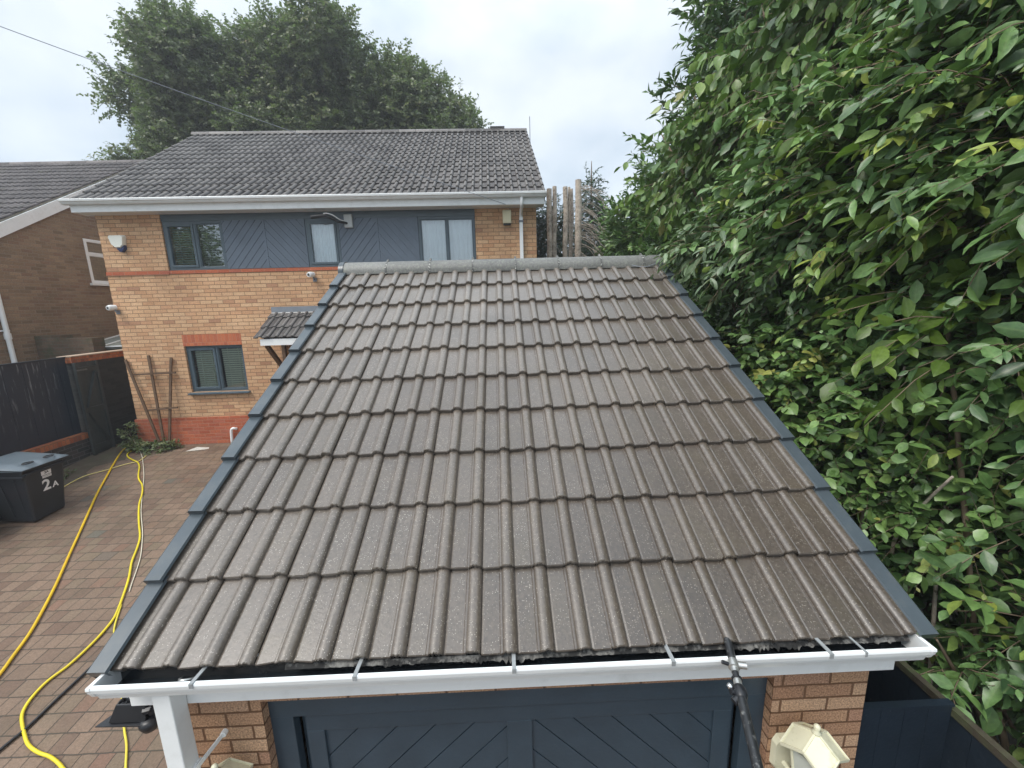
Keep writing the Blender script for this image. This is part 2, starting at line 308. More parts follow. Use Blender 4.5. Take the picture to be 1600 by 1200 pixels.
# ---------------------------------------------------------------- tiled slopes
def prof(x, p=0.1518, amp=0.0245, rw=0.062):
    """height of a double roman tile: flat pan, small step, half round roll with a steep right foot"""
    t = x % p
    r0 = p - rw
    if t < 0.010: return 0.0035 * (t / 0.010)
    if t < r0 - 0.012: return 0.0035
    if t < r0 - 0.008: return 0.0035 + 0.0035 * (t - r0 + 0.012) / 0.004
    if t < r0: return 0.0075
    a = (t - r0) / rw
    return 0.0075 * (1 - a) + amp * math.sqrt(max(0, 1 - (2*a-1)**2))
def xs_tile(p=0.1518, rw=0.062, nr=8):
    r0 = p - rw
    return [0, 0.010, r0-0.012, r0-0.008] + [r0 + rw*(0.5-0.5*math.cos(math.pi*k/nr)) for k in range(nr+1)]
def tiled_slope(O, ux, us, nn, x0, ntile, g, nc, last=1.0, rolls=2, p=0.1518, amp=0.0245, nr=8, jit=1.0, thick=0.026, rag=0.0, x1=None):
    mb = MB(); O, ux, us, nn = map(Vector, (O, ux, us, nn))
    one = xs_tile(p, nr=nr)
    for c in range(nc):
        frac = last if c == nc-1 else 1.0
        for k in range(ntile):
            if x1 is not None and x0 + k*rolls*p >= x1 - 0.03: continue
            mb.cur = random.random()
            jx, js, jh, jt = (random.gauss(0, 0.0004)*jit, random.gauss(0, 0.003)*jit, random.gauss(0, 0.0012)*jit, random.gauss(0, 0.0012)*jit)
            base = x0 + k*rolls*p; vs = []; xs = []
            for r in range(rolls): xs += [r*p + q + (0.0008 if q == 0 and r == 0 else 0) - (0.0007 if (q == one[-1] and r == rolls-1) else 0) for q in one]
            if x1 is not None: xs = [q for q in xs if base + q <= x1]
            if len(xs) < 3: continue
            for j, q in enumerate(xs):
                h = prof(min(q, rolls*p-1e-4), p, amp); e = random.gauss(0, rag)
                X = base + q + jx; tl = jt*(q/(rolls*p)-0.5)
                s0 = c*g + js + e; s1 = c*g + g*frac + (0.05 if frac == 1 else 0)
                hd = 0.005
                top0 = 0.032 + h + jh + tl; top1 = hd + h - (0.004 if frac == 1 else -0.01)
                vs += [O + ux*X + us*(s0+0.002) + nn*(top0-thick+random.gauss(0, rag*0.6)), O + ux*X + us*s0 + nn*(top0-0.004), O + ux*X + us*(s0+0.004) + nn*top0, O + ux*X + us*s1 + nn*top1]
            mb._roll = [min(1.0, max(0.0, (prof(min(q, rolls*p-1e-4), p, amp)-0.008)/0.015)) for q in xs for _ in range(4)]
            n = len(xs); fs = []
            for j in range(n-1):
                a, b = j*4, (j+1)*4
                fs += [(a, b, b+1, a+1), (a+1, b+1, b+2, a+2), (a+2, b+2, b+3, a+3)]
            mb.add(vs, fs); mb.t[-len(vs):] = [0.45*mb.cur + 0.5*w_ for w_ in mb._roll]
    return mb

# ---------------------------------------------------------------- garage
TH, G, W = 0.5248727, 0.35651, 3.42
ct, st = math.cos(TH), math.sin(TH)
US, NN = Vector((0, ct, st)), Vector((0, -st, ct))
gar = thing('garage', 'brick garage with grey roman tiled roof, navy chevron door and white gutter', 'garage', (1.7, 0.16, -2.13))
GY = 0.16; GZ = -2.25
def P(x, s, h): return Vector((x, 0, 0)) + US*s + NN*h - NN*0.032     # tail top surface of the lowest course is at z = 0
def walls(name, parent, mat, u0, u1, z0, z1, holes, y0, th, top=None):
    us_ = sorted({u0, u1, *[h[0] for h in holes], *[h[1] for h in holes]}); zs = sorted({z0, z1, *[h[2] for h in holes], *[h[3] for h in holes]})
    mb = MB()
    inside = lambda a, b: any(h[0] <= a <= h[1] and h[2] <= b <= h[3] for h in holes)
    for i in range(len(us_)-1):
        for j in range(len(zs)-1):
            a, b, c, d = us_[i], us_[i+1], zs[j], zs[j+1]
            if inside((a+b)/2, (c+d)/2): continue
            mb.quad((a, y0, c), (b, y0, c), (b, y0, d), (a, y0, d)); mb.quad((b, y0+th, c), (a, y0+th, c), (a, y0+th, d), (b, y0+th, d))
    for a, b, c, d in holes:
        mb.quad((a, y0, c), (a, y0+th, c), (a, y0+th, d), (a, y0, d)); mb.quad((b, y0+th, c), (b, y0, c), (b, y0, d), (b, y0+th, d))
        mb.quad((a, y0+th, c), (a, y0, c), (b, y0, c), (b, y0+th, c)); mb.quad((a, y0, d), (a, y0+th, d), (b, y0+th, d), (b, y0, d))
    mb.quad((u0, y0+th, z0), (u0, y0, z0), (u0, y0, z1), (u0, y0+th, z1)); mb.quad((u1, y0, z0), (u1, y0+th, z0), (u1, y0+th, z1), (u1, y0, z1))
    mb.quad((u0, y0, z1), (u1, y0, z1), (u1, y0+th, z1), (u0, y0+th, z1))
    return obj(name, mb, mat, parent)
wf = walls('wall', gar, GAR_BRICK, 0.105, 3.345, GZ, -0.06, [(0.515, 2.895, GZ, -0.352)], GY, 0.11)
mb = MB()
YB = 2*3.17 - GY
for x0, x1 in ((0.105, 0.215), (3.235, 3.345)): mb.box(x0, x1, GY+0.11, YB, GZ, -0.06)
mb.box(0.215, 3.235, YB-0.11, YB, GZ, -0.06)
for x0, x1 in ((0.11, 0.2), (3.25, 3.34)):
    mb.add([(x0, GY, -0.06), (x1, GY, -0.06), (x1, YB, -0.06), (x0, YB, -0.06), (x0, 3.17, 1.68), (x1, 3.17, 1.68)], [(0, 4, 3), (1, 2, 5), (0, 1, 5, 4), (2, 3, 4, 5)])
obj('side_wall', mb, GAR_BRICK, gar)
NC = 11
tiles = tiled_slope(P(0, 0, 0), (1, 0, 0), US, NN, 0.0242, 11, G, NC, last=0.20, rag=0.0018, nr=16, x1=3.35, thick=0.029)
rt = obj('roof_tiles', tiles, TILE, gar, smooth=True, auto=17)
mb = MB(); SR = 10.15*G                              # roof deck under the tiles and the rear slope
a, b = P(0.03, 0.01, -0.03), P(3.39, 0.01, -0.03); c, d = P(3.39, SR, -0.03), P(0.03, SR, -0.03)
mb.quad(a, b, c, d); YR = d.y; ZR = d.z
mb.quad((0.03, YR, ZR), (3.39, YR, ZR), (3.39, 2*YR, -0.1), (0.03, 2*YR, -0.1)); obj('roof_deck', mb, BLACK, gar)
rear = tiled_slope(Vector((3.42, 2*YR - 0.05, 0)), (-1, 0, 0), (0, -ct, st), (0, st, ct), 0.05, 11, G, 10, nr=5)
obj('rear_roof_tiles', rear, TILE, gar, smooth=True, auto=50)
# dry verge units, one per course and side
def verge_unit(side):
    mb = MB(); L = G + 0.035; wd = 0.078 if side < 0 else 0.083
    x0, x1 = (-0.006, wd) if side < 0 else (W+0.006-wd, W+0.006)
    xo = x0 if side < 0 else x1; xi = x1 if side < 0 else x0
    def q(x, s, h): return P(x, s, h)
    t0, t1 = 0.066, 0.036                             # height of the top face above the slope, tail and head
    sg = 1 if side < 0 else -1
    ring = lambda s, t: [q(xi, s, t-0.010), q(xi - sg*0.006, s, t), q(xo + sg*0.010, s, t+0.002), q(xo, s, t-0.006), q(xo, s, t-0.085), q(xo + sg*0.008, s, t-0.085)]
    A, B = ring(-0.012, t0), ring(L-0.012, t1)
    mb.add(A+B, [(i, i+1, 7+i, 6+i) for i in range(5)] if side > 0 else [(i+1, i, 6+i, 7+i) for i in range(5)])
    mb.add(A, [(0, 1, 2, 3)])                          # tail end lip
    mb.add([q(xi, -0.012, t0-0.010), q(xo, -0.012, t0-0.006), q(xo, -0.012, t0-0.050), q(xi, -0.012, t0-0.042)], [(0, 1, 2, 3)])
    mb.add([q(xi, -0.012, t0-0.010), q(xi - sg*0.006, -0.012, t0), q(xo + sg*0.010, -0.012, t0+0.002), q(xo, -0.012, t0-0.006)], [(0, 1, 2, 3)])
    # small nib seen above each step
    mb.hexa([q(xi-sg*0.055, L-0.046, t1-0.006), q(xi-sg*0.012, L-0.046, t1-0.006), q(xi-sg*0.012, L-0.026, t1-0.006), q(xi-sg*0.055, L-0.026, t1-0.006),
             q(xi-sg*0.050, L-0.044, t1+0.006), q(xi-sg*0.016, L-0.044, t1+0.006), q(xi-sg*0.016, L-0.028, t1+0.004), q(xi-sg*0.050, L-0.028, t1+0.004)])
    return mb
for side in (-1, 1):
    first = obj('verge_cap', verge_unit(side), SLATE, gar)
    for i in range(1, NC-1):
        c = first.copy(); S.collection.objects.link(c); c.parent = gar; c.location = Vector(first.location) + US*(G*i) + Vector((random.gauss(0, .001), 0, 0))
# ridge
RZ = ZR + 0.046
def ridge_seg(x0, x1, r=0.134):
    mb = MB(); n = 12; vs = []
    for x in (x0, x1):
        for rr in (r, r-0.02):
            for k in range(n+1):
                a = math.radians(-8 + 196*k/n); vs.append((x, YR - rr*math.cos(a), RZ - 0.045 + rr*0.88*math.sin(a)))
    m = n+1
    fs = [(k, k+1, 2*m+k+1, 2*m+k) for k in range(n)] + [(m+k+1, m+k, 3*m+k, 3*m+k+1) for k in range(n)] + [(k+1, k, m+k, m+k+1) for k in range(n)] + [(2*m+k, 2*m+k+1, 3*m+k+1, 3*m+k) for k in range(n)]
    return mb.add(vs, fs)
xr = 0.035; k = 0
CLIP = plain('dirty_ridge_clip', (0.08, 0.08, 0.075), 0.6, 0.3, 30, dirt=((0.6, 0.6, 0.55), 60, 0.55, 0.6, 0.9))
while xr < 3.38:
    x1 = min(xr + 0.452, 3.40)
    m_ = ridge_seg(xr, x1-0.006); m_.t = [random.random()]*len(m_.v)
    o = obj('ridge_tile', m_, RIDGE, gar, smooth=True, auto=50)
    if x1 < 3.38:
        obj('ridge_clip', ridge_seg(x1-0.012, x1+0.006, 0.1385), CLIP, o, smooth=True, auto=50)
        mb = MB(); mb.bar((x1-0.003, YR-0.03, RZ+0.070), (x1-0.003, YR+0.01, RZ+0.090), 0.02, 0.012); obj('ridge_screw', mb, CLIP, o)
    xr = x1; k += 1
mb = ridge_seg(-0.006, 0.042, 0.143)
mb.add([(-0.006, YR - 0.143*math.cos(math.radians(-8+196*k/12)), RZ-0.045+0.143*0.88*math.sin(math.radians(-8+196*k/12))) for k in range(13)], [tuple(range(12, -1, -1))])
obj('ridge_end_cap', mb, SLATE, gar, smooth=True, auto=50)
# fascia, gutter
mb = MB(); mb.box(0.06, 3.338, 0.048, 0.070, -0.222, -0.01); mb.box(0.062, 3.336, 0.070, GY-0.003, -0.222, -0.207); obj('fascia', mb, WHITE, gar, bevel=0.003)
GX0, GX1 = 0.048, 3.352
gp = [(0.046, 0.004), (0.046, -0.088), (-0.030, -0.088), (-0.042, -0.082), (-0.050, -0.058), (-0.062, -0.046), (-0.064, -0.030), (-0.078, -0.022), (-0.082, -0.004), (-0.080, 0.004), (-0.066, 0.004), (-0.062, -0.008)]
gi = [(-0.056, -0.028), (-0.050, -0.044), (-0.034, -0.074), (0.038, -0.078), (0.040, 0.003)]
mb = MB(); mb.prism(gp + gi, GX0, GX1)
mb.add([(x, a, b) for x in (GX0-0.003,) for a, b in gp], [tuple(range(len(gp)-1, -1, -1))])
mb.add([(GX1+0.003, a, b) for a, b in gp], [tuple(range(len(gp)))])
for x0, x1 in ((GX0-0.003, GX0+0.012), (GX1-0.012, GX1+0.003)):
    mb.prism([(0.046, 0.006), (0.046, -0.09), (-0.032, -0.09), (-0.053, -0.056), (-0.066, -0.046), (-0.084, -0.004), (-0.082, 0.006)], x0, x1)
gut = obj('gutter', mb, WHITE, gar)
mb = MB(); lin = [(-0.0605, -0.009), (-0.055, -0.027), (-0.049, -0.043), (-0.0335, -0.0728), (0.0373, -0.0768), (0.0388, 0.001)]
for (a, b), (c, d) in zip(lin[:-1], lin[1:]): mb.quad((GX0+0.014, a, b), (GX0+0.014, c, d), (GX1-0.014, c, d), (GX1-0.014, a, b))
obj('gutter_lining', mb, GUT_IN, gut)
for x in (0.44, 1.06, 1.675, 2.30, 2.93, 3.07):
    mb = MB(); wd = 0.0075 if x < 3 else 0.004
    mb.hexa([(x-wd, -0.081, 0.005), (x+wd, -0.081, 0.005), (x+wd, 0.045, -0.002), (x-wd, 0.045, -0.002), (x-wd, -0.081, 0.009), (x+wd, -0.081, 0.009), (x+wd, 0.045, 0.002), (x-wd, 0.045, 0.002)])
    mb.box(x-wd, x+wd, -0.0845, -0.0815, -0.012, 0.0085)
    obj('gutter_bracket', mb, plain('gutter_strap_grey', (0.27, 0.285, 0.29), 0.4, 0.15, 40), gut)
mb = MB(); mb.tube([(0.37+0.030*math.cos(t), 0.0-0.05*math.sin(t)*0.7, -0.045+0.022*math.sin(t)) for t in [math.pi*k/10 for k in range(11)]], 0.006, 6)
obj('outlet_guard', mb, STEEL, gut, smooth=True)
mb = MB(); vs = []; n = 300                          # torn felt hanging in a ragged strip below the tile tails
for i in range(n+1):
    x = 0.75 + 2.58*i/n; k = max(0, math.sin(x*5.1)+math.sin(x*11.7+1)*0.8+math.sin(x*2.3)*0.5); l = 0.002 + random.random()**2.2*0.020*min(1, k)
    vs += [(x, 0.012, -0.012), (x, -0.002 - l*0.3 + random.gauss(0, 0.001), -0.0245 - l)]
mb.add(vs, [(2*i, 2*i+1, 2*i+3, 2*i+2) for i in range(n)])
obj('torn_felt', mb, plain('torn_felt', (0.15, 0.145, 0.135), 0.9, 0.7, 60, dirt=((0.015, 0.015, 0.015), 22, 0.44, 0.54, 0.95)), gar)
# downpipe, square section
mb = MB(); a, b = 0.262, 0.335
mb.box(a-0.036, a+0.036, -0.028, 0.046, -2.1, -0.088)
dpp = obj('downpipe', mb, WHITE, gar, bevel=0.004)
mb = MB(); zc = -0.515
mb.box(a-0.041, a+0.041, -0.033, -0.0285, zc-0.014, zc+0.014); mb.box(a-0.041, a-0.0365, -0.0285, 0.05, zc-0.014, zc+0.014); mb.box(a+0.0365, a+0.041, -0.0285, 0.05, zc-0.014, zc+0.014)
mb.bar((a+0.038, -0.02, zc), (a+0.075, GY-0.002, zc+0.015), 0.006, 0.02); mb.tube([(a+0.075, GY-0.02, zc+0.015), (a+0.075, GY-0.001, zc+0.015)], 0.014, 10)
obj('pipe_clip', mb, WHITE, dpp)
# garage door
def clip_poly(poly, nx, ny, d):
    o = []
    for i in range(len(poly)):
        a, b = poly[i], poly[(i+1) % len(poly)]; da = nx*a[0]+ny*a[1]-d; db = nx*b[0]+ny*b[1]-d
        if da <= 0: o.append(a)
        if (da < 0 < db) or (db < 0 < da): t = da/(da-db); o.append((a[0]+(b[0]-a[0])*t, a[1]+(b[1]-a[1])*t))
    return o
def chevron(mb, x0, x1, z0, z1, yf, th, pitch, ang, gap=0.006, off=0.0):
    nx, nz = -math.sin(ang), math.cos(ang); rect = [(x0, z0), (x1, z0), (x1, z1), (x0, z1)]
    ds = [nx*a+nz*b for a, b in rect]; k = math.floor((min(ds)-off)/pitch)
    while k*pitch+off < max(ds):
        lo, hi = k*pitch+off+gap/2, (k+1)*pitch+off-gap/2
        pl = clip_poly(clip_poly(rect, nx, nz, hi), -nx, -nz, -lo)
        if len(pl) >= 3:
            n = len(pl); mb.cur = random.random()
            mb.add([(a, yf, b) for a, b in pl] + [(a, yf+th, b) for a, b in pl], [tuple(range(n))] + [(i, n+i, n+(i+1) % n, (i+1) % n) for i in range(n)])
        k += 1
    mb.box(x0, x1, yf+th*0.75, yf+th+0.006, z0, z1)
mb = MB(); mb.box(0.515, 2.895, 0.205, 0.26, -0.495, -0.3525); mb.box(0.515, 0.622, 0.207, 0.26, GZ, -0.4955); mb.box(2.788, 2.895, 0.207, 0.26, GZ, -0.4955)
gd = obj('garage_door', mb, DOORB, gar, bevel=0.003)
mb = MB(); y = 0.232; DX0, DX1 = 0.660, 2.752
mb.box(0.622, 2.788, 0.275, 0.285, GZ, -0.36)
for x0, x1 in ((DX0, 0.745), (1.632, 1.758), (2.662, DX1)): mb.box(x0, x1, y, y+0.035, GZ+0.05, -0.612)
mb.box(DX0, DX1, y, y+0.035, -0.6115, -0.503)
obj('door_leaf', mb, DOORB, gd, bevel=0.003)
for x0, x1, an in ((0.745, 1.632, 45), (1.758, 2.662, -45)):
    mb = MB(); chevron(mb, x0, x1, GZ+0.1, -0.6125, y+0.014, 0.012, 0.135, math.radians(an)); obj('door_panel', mb, DOORB, gd)

# ---------------------------------------------------------------- house
HB = (0, 0, -1.36)
house = thing('house', 'buff brick two storey house with dark tiled roof and slate blue window band', 'house', HB, PSI, world=(0, HD, -1.36))
UL, UR, HDP = -6.08, 2.44, 7.4
UW = [(-4.89, 1.21, 2.236, 3.30)]; LW = (-4.86, -3.695, -0.235, 0.730); DR = (-2.75, -1.75, -1.36, 0.70)
walls('wall', house, HOUSE_BRICK, UL, UR, -0.775, 3.34, [UW[0], LW, (DR[0], DR[1], -0.775, DR[3])], 0, 0.2)
walls('plinth', house, RED_BRICK, UL-0.03, UR+0.03, -1.5, -0.775, [(DR[0], DR[1], -1.5, -0.775)], -0.028, 0.22)
mb = MB()
for x0, x1 in ((UL, UL+0.11), (UR-0.11, UR)): mb.box(x0, x1, 0.21, HDP, -1.5, 3.34)
mb.box(UL+0.11, UR-0.11, HDP-0.11, HDP, -1.5, 3.34)
RP = math.atan2(2.56, 3.95); rc, rs = math.cos(RP), math.sin(RP)
for x0, x1 in ((UL+0.01, UL+0.1), (UR-0.1, UR-0.01)): mb.add([(x0, 0, 3.34), (x1, 0, 3.34), (x1, 7.2, 3.34), (x0, 7.2, 3.34), (x0, 3.6, 5.75), (x1, 3.6, 5.75)], [(0, 4, 3), (1, 2, 5), (0, 1, 5, 4), (2, 3, 4, 5)])
obj('side_wall', mb, HOUSE_BRICK, house)
mb = MB(); mb.box(UL-0.002, -4.88, -0.018, 0.0, 2.16, 2.232); mb.box(-4.88, UR+0.002, -0.012, 0.0, 2.172, 2.234); obj('brick_band', mb, RED_BRICK, house)
mb = MB(); mb.box(LW[0]-0.005, LW[1]+0.005, -0.004, 0.0, 0.735, 0.965); obj('lintel', mb, SOLDIER, house)
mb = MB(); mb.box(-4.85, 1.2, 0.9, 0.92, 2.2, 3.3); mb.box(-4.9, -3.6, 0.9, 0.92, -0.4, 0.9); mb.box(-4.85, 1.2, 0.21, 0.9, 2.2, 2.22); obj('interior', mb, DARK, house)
def window(u0, u1, z0, z1, mull, y0=0.06, fr=0.05, blind=None, curtain=False, sash=(), sill=0):
    mb = MB(); fd = 0.06
    mb.box(u0, u1, y0, y0+fd, z0, z0+fr); mb.box(u0, u1, y0, y0+fd, z1-fr, z1); mb.box(u0, u0+fr, y0, y0+fd, z0+fr, z1-fr); mb.box(u1-fr, u1, y0, y0+fd, z0+fr, z1-fr)
    cuts = [u0+fr] + [q for m_ in mull for q in (m_-fr*0.45, m_+fr*0.45)] + [u1-fr]
    for m_ in mull: mb.box(m_-fr*0.45, m_+fr*0.45, y0, y0+fd, z0+fr, z1-fr)
    bays = [(cuts[i], cuts[i+1]) for i in range(0, len(cuts), 2)]
    panes = []
    for i, (a, b) in enumerate(bays):
        q = 0.045 if i in sash else 0.016
        yy = y0-0.014 if i in sash else y0+0.008
        mb.box(a, b, yy, y0+0.04, z0+fr, z0+fr+q); mb.box(a, b, yy, y0+0.04, z1-fr-q, z1-fr); mb.box(a, a+q, yy, y0+0.04, z0+fr+q, z1-fr-q); mb.box(b-q, b, yy, y0+0.04, z0+fr+q, z1-fr-q)
        panes.append((a+q, b-q, z0+fr+q, z1-fr-q))
    wo = obj('window', mb, SLATEW, house, bevel=0.004)
    for a, b, c, d in panes:
        m_ = MB(); m_.quad((a, y0+0.025, c), (b, y0+0.025, c), (b, y0+0.025, d), (a, y0+0.025, d)); obj('pane', m_, GLASS, wo)
    if curtain:
        m_ = MB(); n = 90; vs = []
        for k in range(n+1):
            x = u0 + (u1-u0)*k/n; yy = y0+0.13 + 0.012*math.sin(k*0.9) + 0.008*math.sin(k*2.3+1)
            vs += [(x, yy, z0+0.02), (x, yy, z1-0.02)]
        m_.add(vs, [(2*k, 2*k+2, 2*k+3, 2*k+1) for k in range(n)]); obj('net_curtain', m_, CURTAIN, wo, smooth=True)
    if blind:
        m_ = MB()
        for a, b, c, d in panes:
            h = d - 0.02
            while h > c:
                m_.hexa([(a+0.01, y0+0.085, h-0.034), (b-0.01, y0+0.085, h-0.034), (b-0.01, y0+0.108, h), (a+0.01, y0+0.108, h), (a+0.01, y0+0.083, h-0.033), (b-0.01, y0+0.083, h-0.033), (b-0.01, y0+0.106, h+0.001), (a+0.01, y0+0.106, h+0.001)]); h -= 0.046
            for q in (0.3, 0.78): m_.box(a+(b-a)*q-0.006, a+(b-a)*q+0.006, y0+0.076, y0+0.080, c, d)
        obj('blind', m_, blind, wo)
    if sill:
        m_ = MB(); m_.hexa([(u0-0.04, -0.075, z0-0.045), (u1+0.04, -0.075, z0-0.045), (u1+0.04, y0+0.02, z0-0.045), (u0-0.04, y0+0.02, z0-0.045), (u0-0.04, -0.075, z0-0.012), (u1+0.04, -0.075, z0-0.012), (u1+0.04, y0+0.02, z0-0.001), (u0-0.04, y0+0.02, z0-0.001)])
        obj('sill', m_, SLATEW, wo, bevel=0.006)
    return wo
window(-4.885, -3.755, 2.24, 3.16, [-4.285], blind=BLINDG, sash=(0,), y0=0.03)
window(-2.15, -1.50, 2.24, 3.16, [], curtain=True, sash=(0,), y0=0.03)
window(0.07, 1.205, 2.24, 3.16, [0.64], curtain=True, y0=0.03)
window(LW[0], LW[1], LW[2]+0.0, LW[3], [-4.255], blind=BLIND, sash=(0,), sill=1, y0=0.045)
mb = MB(); mb.box(-4.888, 1.208, 0.02, 0.07, 3.162, 3.299); obj('head_board', mb, SLATEW, house)
for u0, um, u1 in ((-3.750, -2.950, -2.155), (-1.495, -0.745, 0.065)):
    for a, b, an in ((u0, um-0.02, 50), (um+0.02, u1, -50)):
        mb = MB(); chevron(mb, a, b, 2.245, 3.16, 0.022, 0.016, 0.115, math.radians(an), gap=0.009, off=0.03); obj('cladding_panel', mb, CLAD, house)
    mb = MB(); mb.box(um-0.0195, um+0.0195, 0.016, 0.045, 2.245, 3.16); obj('cladding_batten', mb, CLAD, house)
# roof of the house
RE = Vector((0, -0.35, 3.475)); UX = Vector((1, 0, 0)); RU = Vector((0, rc, rs)); RN = Vector((0, -rs, rc))
RL = 4.70; g2 = RL/13.6
mb = tiled_slope(RE - RN*0.026, UX, RU, RN, -6.25, 29, g2, 14, last=0.6, nr=5, jit=1.6, p=0.1526, amp=0.046)
roof = obj('roof', mb, HTILE, house, smooth=True, auto=50)
mb = MB(); q = lambda u, s, h: RE + UX*u + RU*s + RN*h
RID = q(0, RL, 0)
mb.add([q(-6.24, 0.0, -0.05), q(2.59, 0.0, -0.05), q(2.59, RL, -0.05), q(-6.24, RL, -0.05), (-6.24, 2*RID.y+0.35, 3.42), (2.59, 2*RID.y+0.35, 3.42)], [(0, 1, 2, 3), (3, 2, 5, 4)])
for u in (-6.25, 2.56):
    mb.hexa([q(u, 0.02, -0.16), q(u+0.03, 0.02, -0.16), q(u+0.03, RL, -0.16), q(u, RL, -0.16), q(u, 0.02, -0.002), q(u+0.03, 0.02, -0.002), q(u+0.03, RL, -0.002), q(u, RL, -0.002)])
obj('roof_underlay', mb, HTILE, roof)
xr = -6.25
while xr < 2.58:
    x1 = min(xr+0.45, 2.60); m_ = MB(); n = 8; vs = []; m_.cur = random.random()
    for x in (xr, x1-0.008):
        for k in range(n+1):
            a = math.radians(180*k/n); vs.append((x, RID.y - 0.12*math.cos(a), RID.z - 0.03 + 0.10*math.sin(a)))
    m_.add(vs, [(k, k+1, n+2+k, n+1+k) for k in range(n)]); obj('ridge_tile', m_, HTILE, roof, smooth=True); xr = x1
mb = MB(); mb.box(1.62, 1.97, RID.y-0.1, RID.y+0.1, RID.z+0.02, RID.z+0.08); mb.box(1.60, 1.99, RID.y-0.12, RID.y+0.12, RID.z+0.08, RID.z+0.092); obj('ridge_vent', mb, HTILE, roof, bevel=0.01)
mb = MB(); mb.box(-6.23, 2.575, -0.300, -0.278, 3.285, 3.475); mb.box(-6.232, -6.21, -0.278, 0.02, 3.285, 3.44); mb.box(2.553, 2.577, -0.278, 0.02, 3.285, 3.44); obj('fascia', mb, WHITE, house, bevel=0.004)
mb = MB(); mb.box(-6.2, 2.55, -0.278, 0.0, 3.285, 3.297); obj('soffit', mb, WHITE, house)
hg = [(-0.301, 3.497), (-0.301, 3.410), (-0.375, 3.410), (-0.392, 3.432), (-0.400, 3.446), (-0.418, 3.458), (-0.424, 3.490), (-0.420, 3.497), (-0.408, 3.497), (-0.404, 3.470), (-0.375, 3.425), (-0.31, 3.425), (-0.308, 3.497)]
mb = MB(); mb.prism(hg, -6.30, 2.60); mb.prism(hg[:8], -6.305, -6.295); mb.prism(hg[:8], 2.595, 2.607); obj('gutter', mb, WHITE, house)
mb = MB(); mb.tube(smooth_path([(2.13, -0.34, 3.41), (2.13, -0.34, 3.33), (2.13, -0.30, 3.26), (2.13, -0.10, 3.17), (2.13, -0.05, 3.10)], 3), 0.032, 10)
mb.box(2.097, 2.163, -0.082, -0.017, -1.3, 3.10); hp = obj('downpipe', mb, WHITE, house)
for z in (3.02, 1.5, 0.2): 
    mb = MB(); mb.box(2.088, 2.172, -0.090, -0.001, z-0.02, z+0.02); obj('pipe_clip', mb, LEAD if z > 2.9 else WHITE, hp)
# porch canopy
CA = math.atan2(0.46, 0.75); CUS, CNN = Vector((0, math.cos(CA), math.sin(CA))), Vector((0, -math.sin(CA), math.cos(CA)))
CO = Vector((0, -0.78, 0.885))
cano = obj('porch_canopy', tiled_slope(CO, UX, CUS, CNN, -3.0, 7, 0.34, 3, last=0.52, nr=5, jit=2, amp=0.03), HTILE, house, smooth=True, auto=50)
mb = MB(); mb.box(-2.90, -0.9, -0.77, -0.748, 0.755, 0.878); mb.box(-2.90, -2.88, -0.748, 0, 0.755, 0.80); obj('canopy_fascia', mb, WHITE, cano, bevel=0.004)
mb = MB(); mb.add([(-2.9, -0.748, 0.80), (-2.9, 0, 0.80), (-2.9, 0, 1.30), (-0.9, -0.748, 0.8), (-0.9, 0, 0.8), (-0.9, 0, 1.3)], [(0, 1, 2), (0, 3, 4, 1), (0, 2, 5, 3)]); obj('canopy_underside', mb, plain('grey_soffit', (0.10, 0.11, 0.12), 0.7), cano)
mb = MB(); mb.box(-3.0, -0.9, -0.022, -0.001, 1.33, 1.475); obj('lead_flashing', mb, LEAD, cano)
mb = MB(); mb.hexa([(-3.0, -0.16, 1.255), (-0.9, -0.16, 1.255), (-0.9, -0.02, 1.34), (-3.0, -0.02, 1.34), (-3.0, -0.16, 1.275), (-0.9, -0.16, 1.275), (-0.9, -0.02, 1.36), (-3.0, -0.02, 1.36)]); obj('mortar_fillet', mb, plain('pale_mortar', (0.62, 0.60, 0.56), 0.9, 0.15, 20, bump=0.6, bscale=60), cano)
mb = MB(); mb.bar((-2.84, -0.66, 0.75), (-2.84, -0.03, 0.10), 0.07, 0.07); mb.box(-2.875, -2.805, -0.07, -0.001, -0.1, 0.75); obj('canopy_bracket', mb, BRONZE, cano)
mb = MB(); mb.box(DR[0], DR[1], 0.09, 0.14, -1.4, DR[3]); obj('front_door', mb, DOORB, house, bevel=0.004)
mb = MB(); mb.tube(smooth_path([(-4.16, -0.075, -1.36), (-4.145, -0.075, -1.15), (-4.13, -0.075, -1.06), (-4.09, -0.075, -1.03), (-4.06, -0.06, -1.04), (-4.05, -0.03, -1.05)], 3), 0.028, 10); obj('overflow_pipe', mb, WHITE, house, smooth=True)

def H(u, y, z): c, s = math.cos(PSI), math.sin(PSI); return Vector((u*c - y*s, HD + u*s + y*c, z))
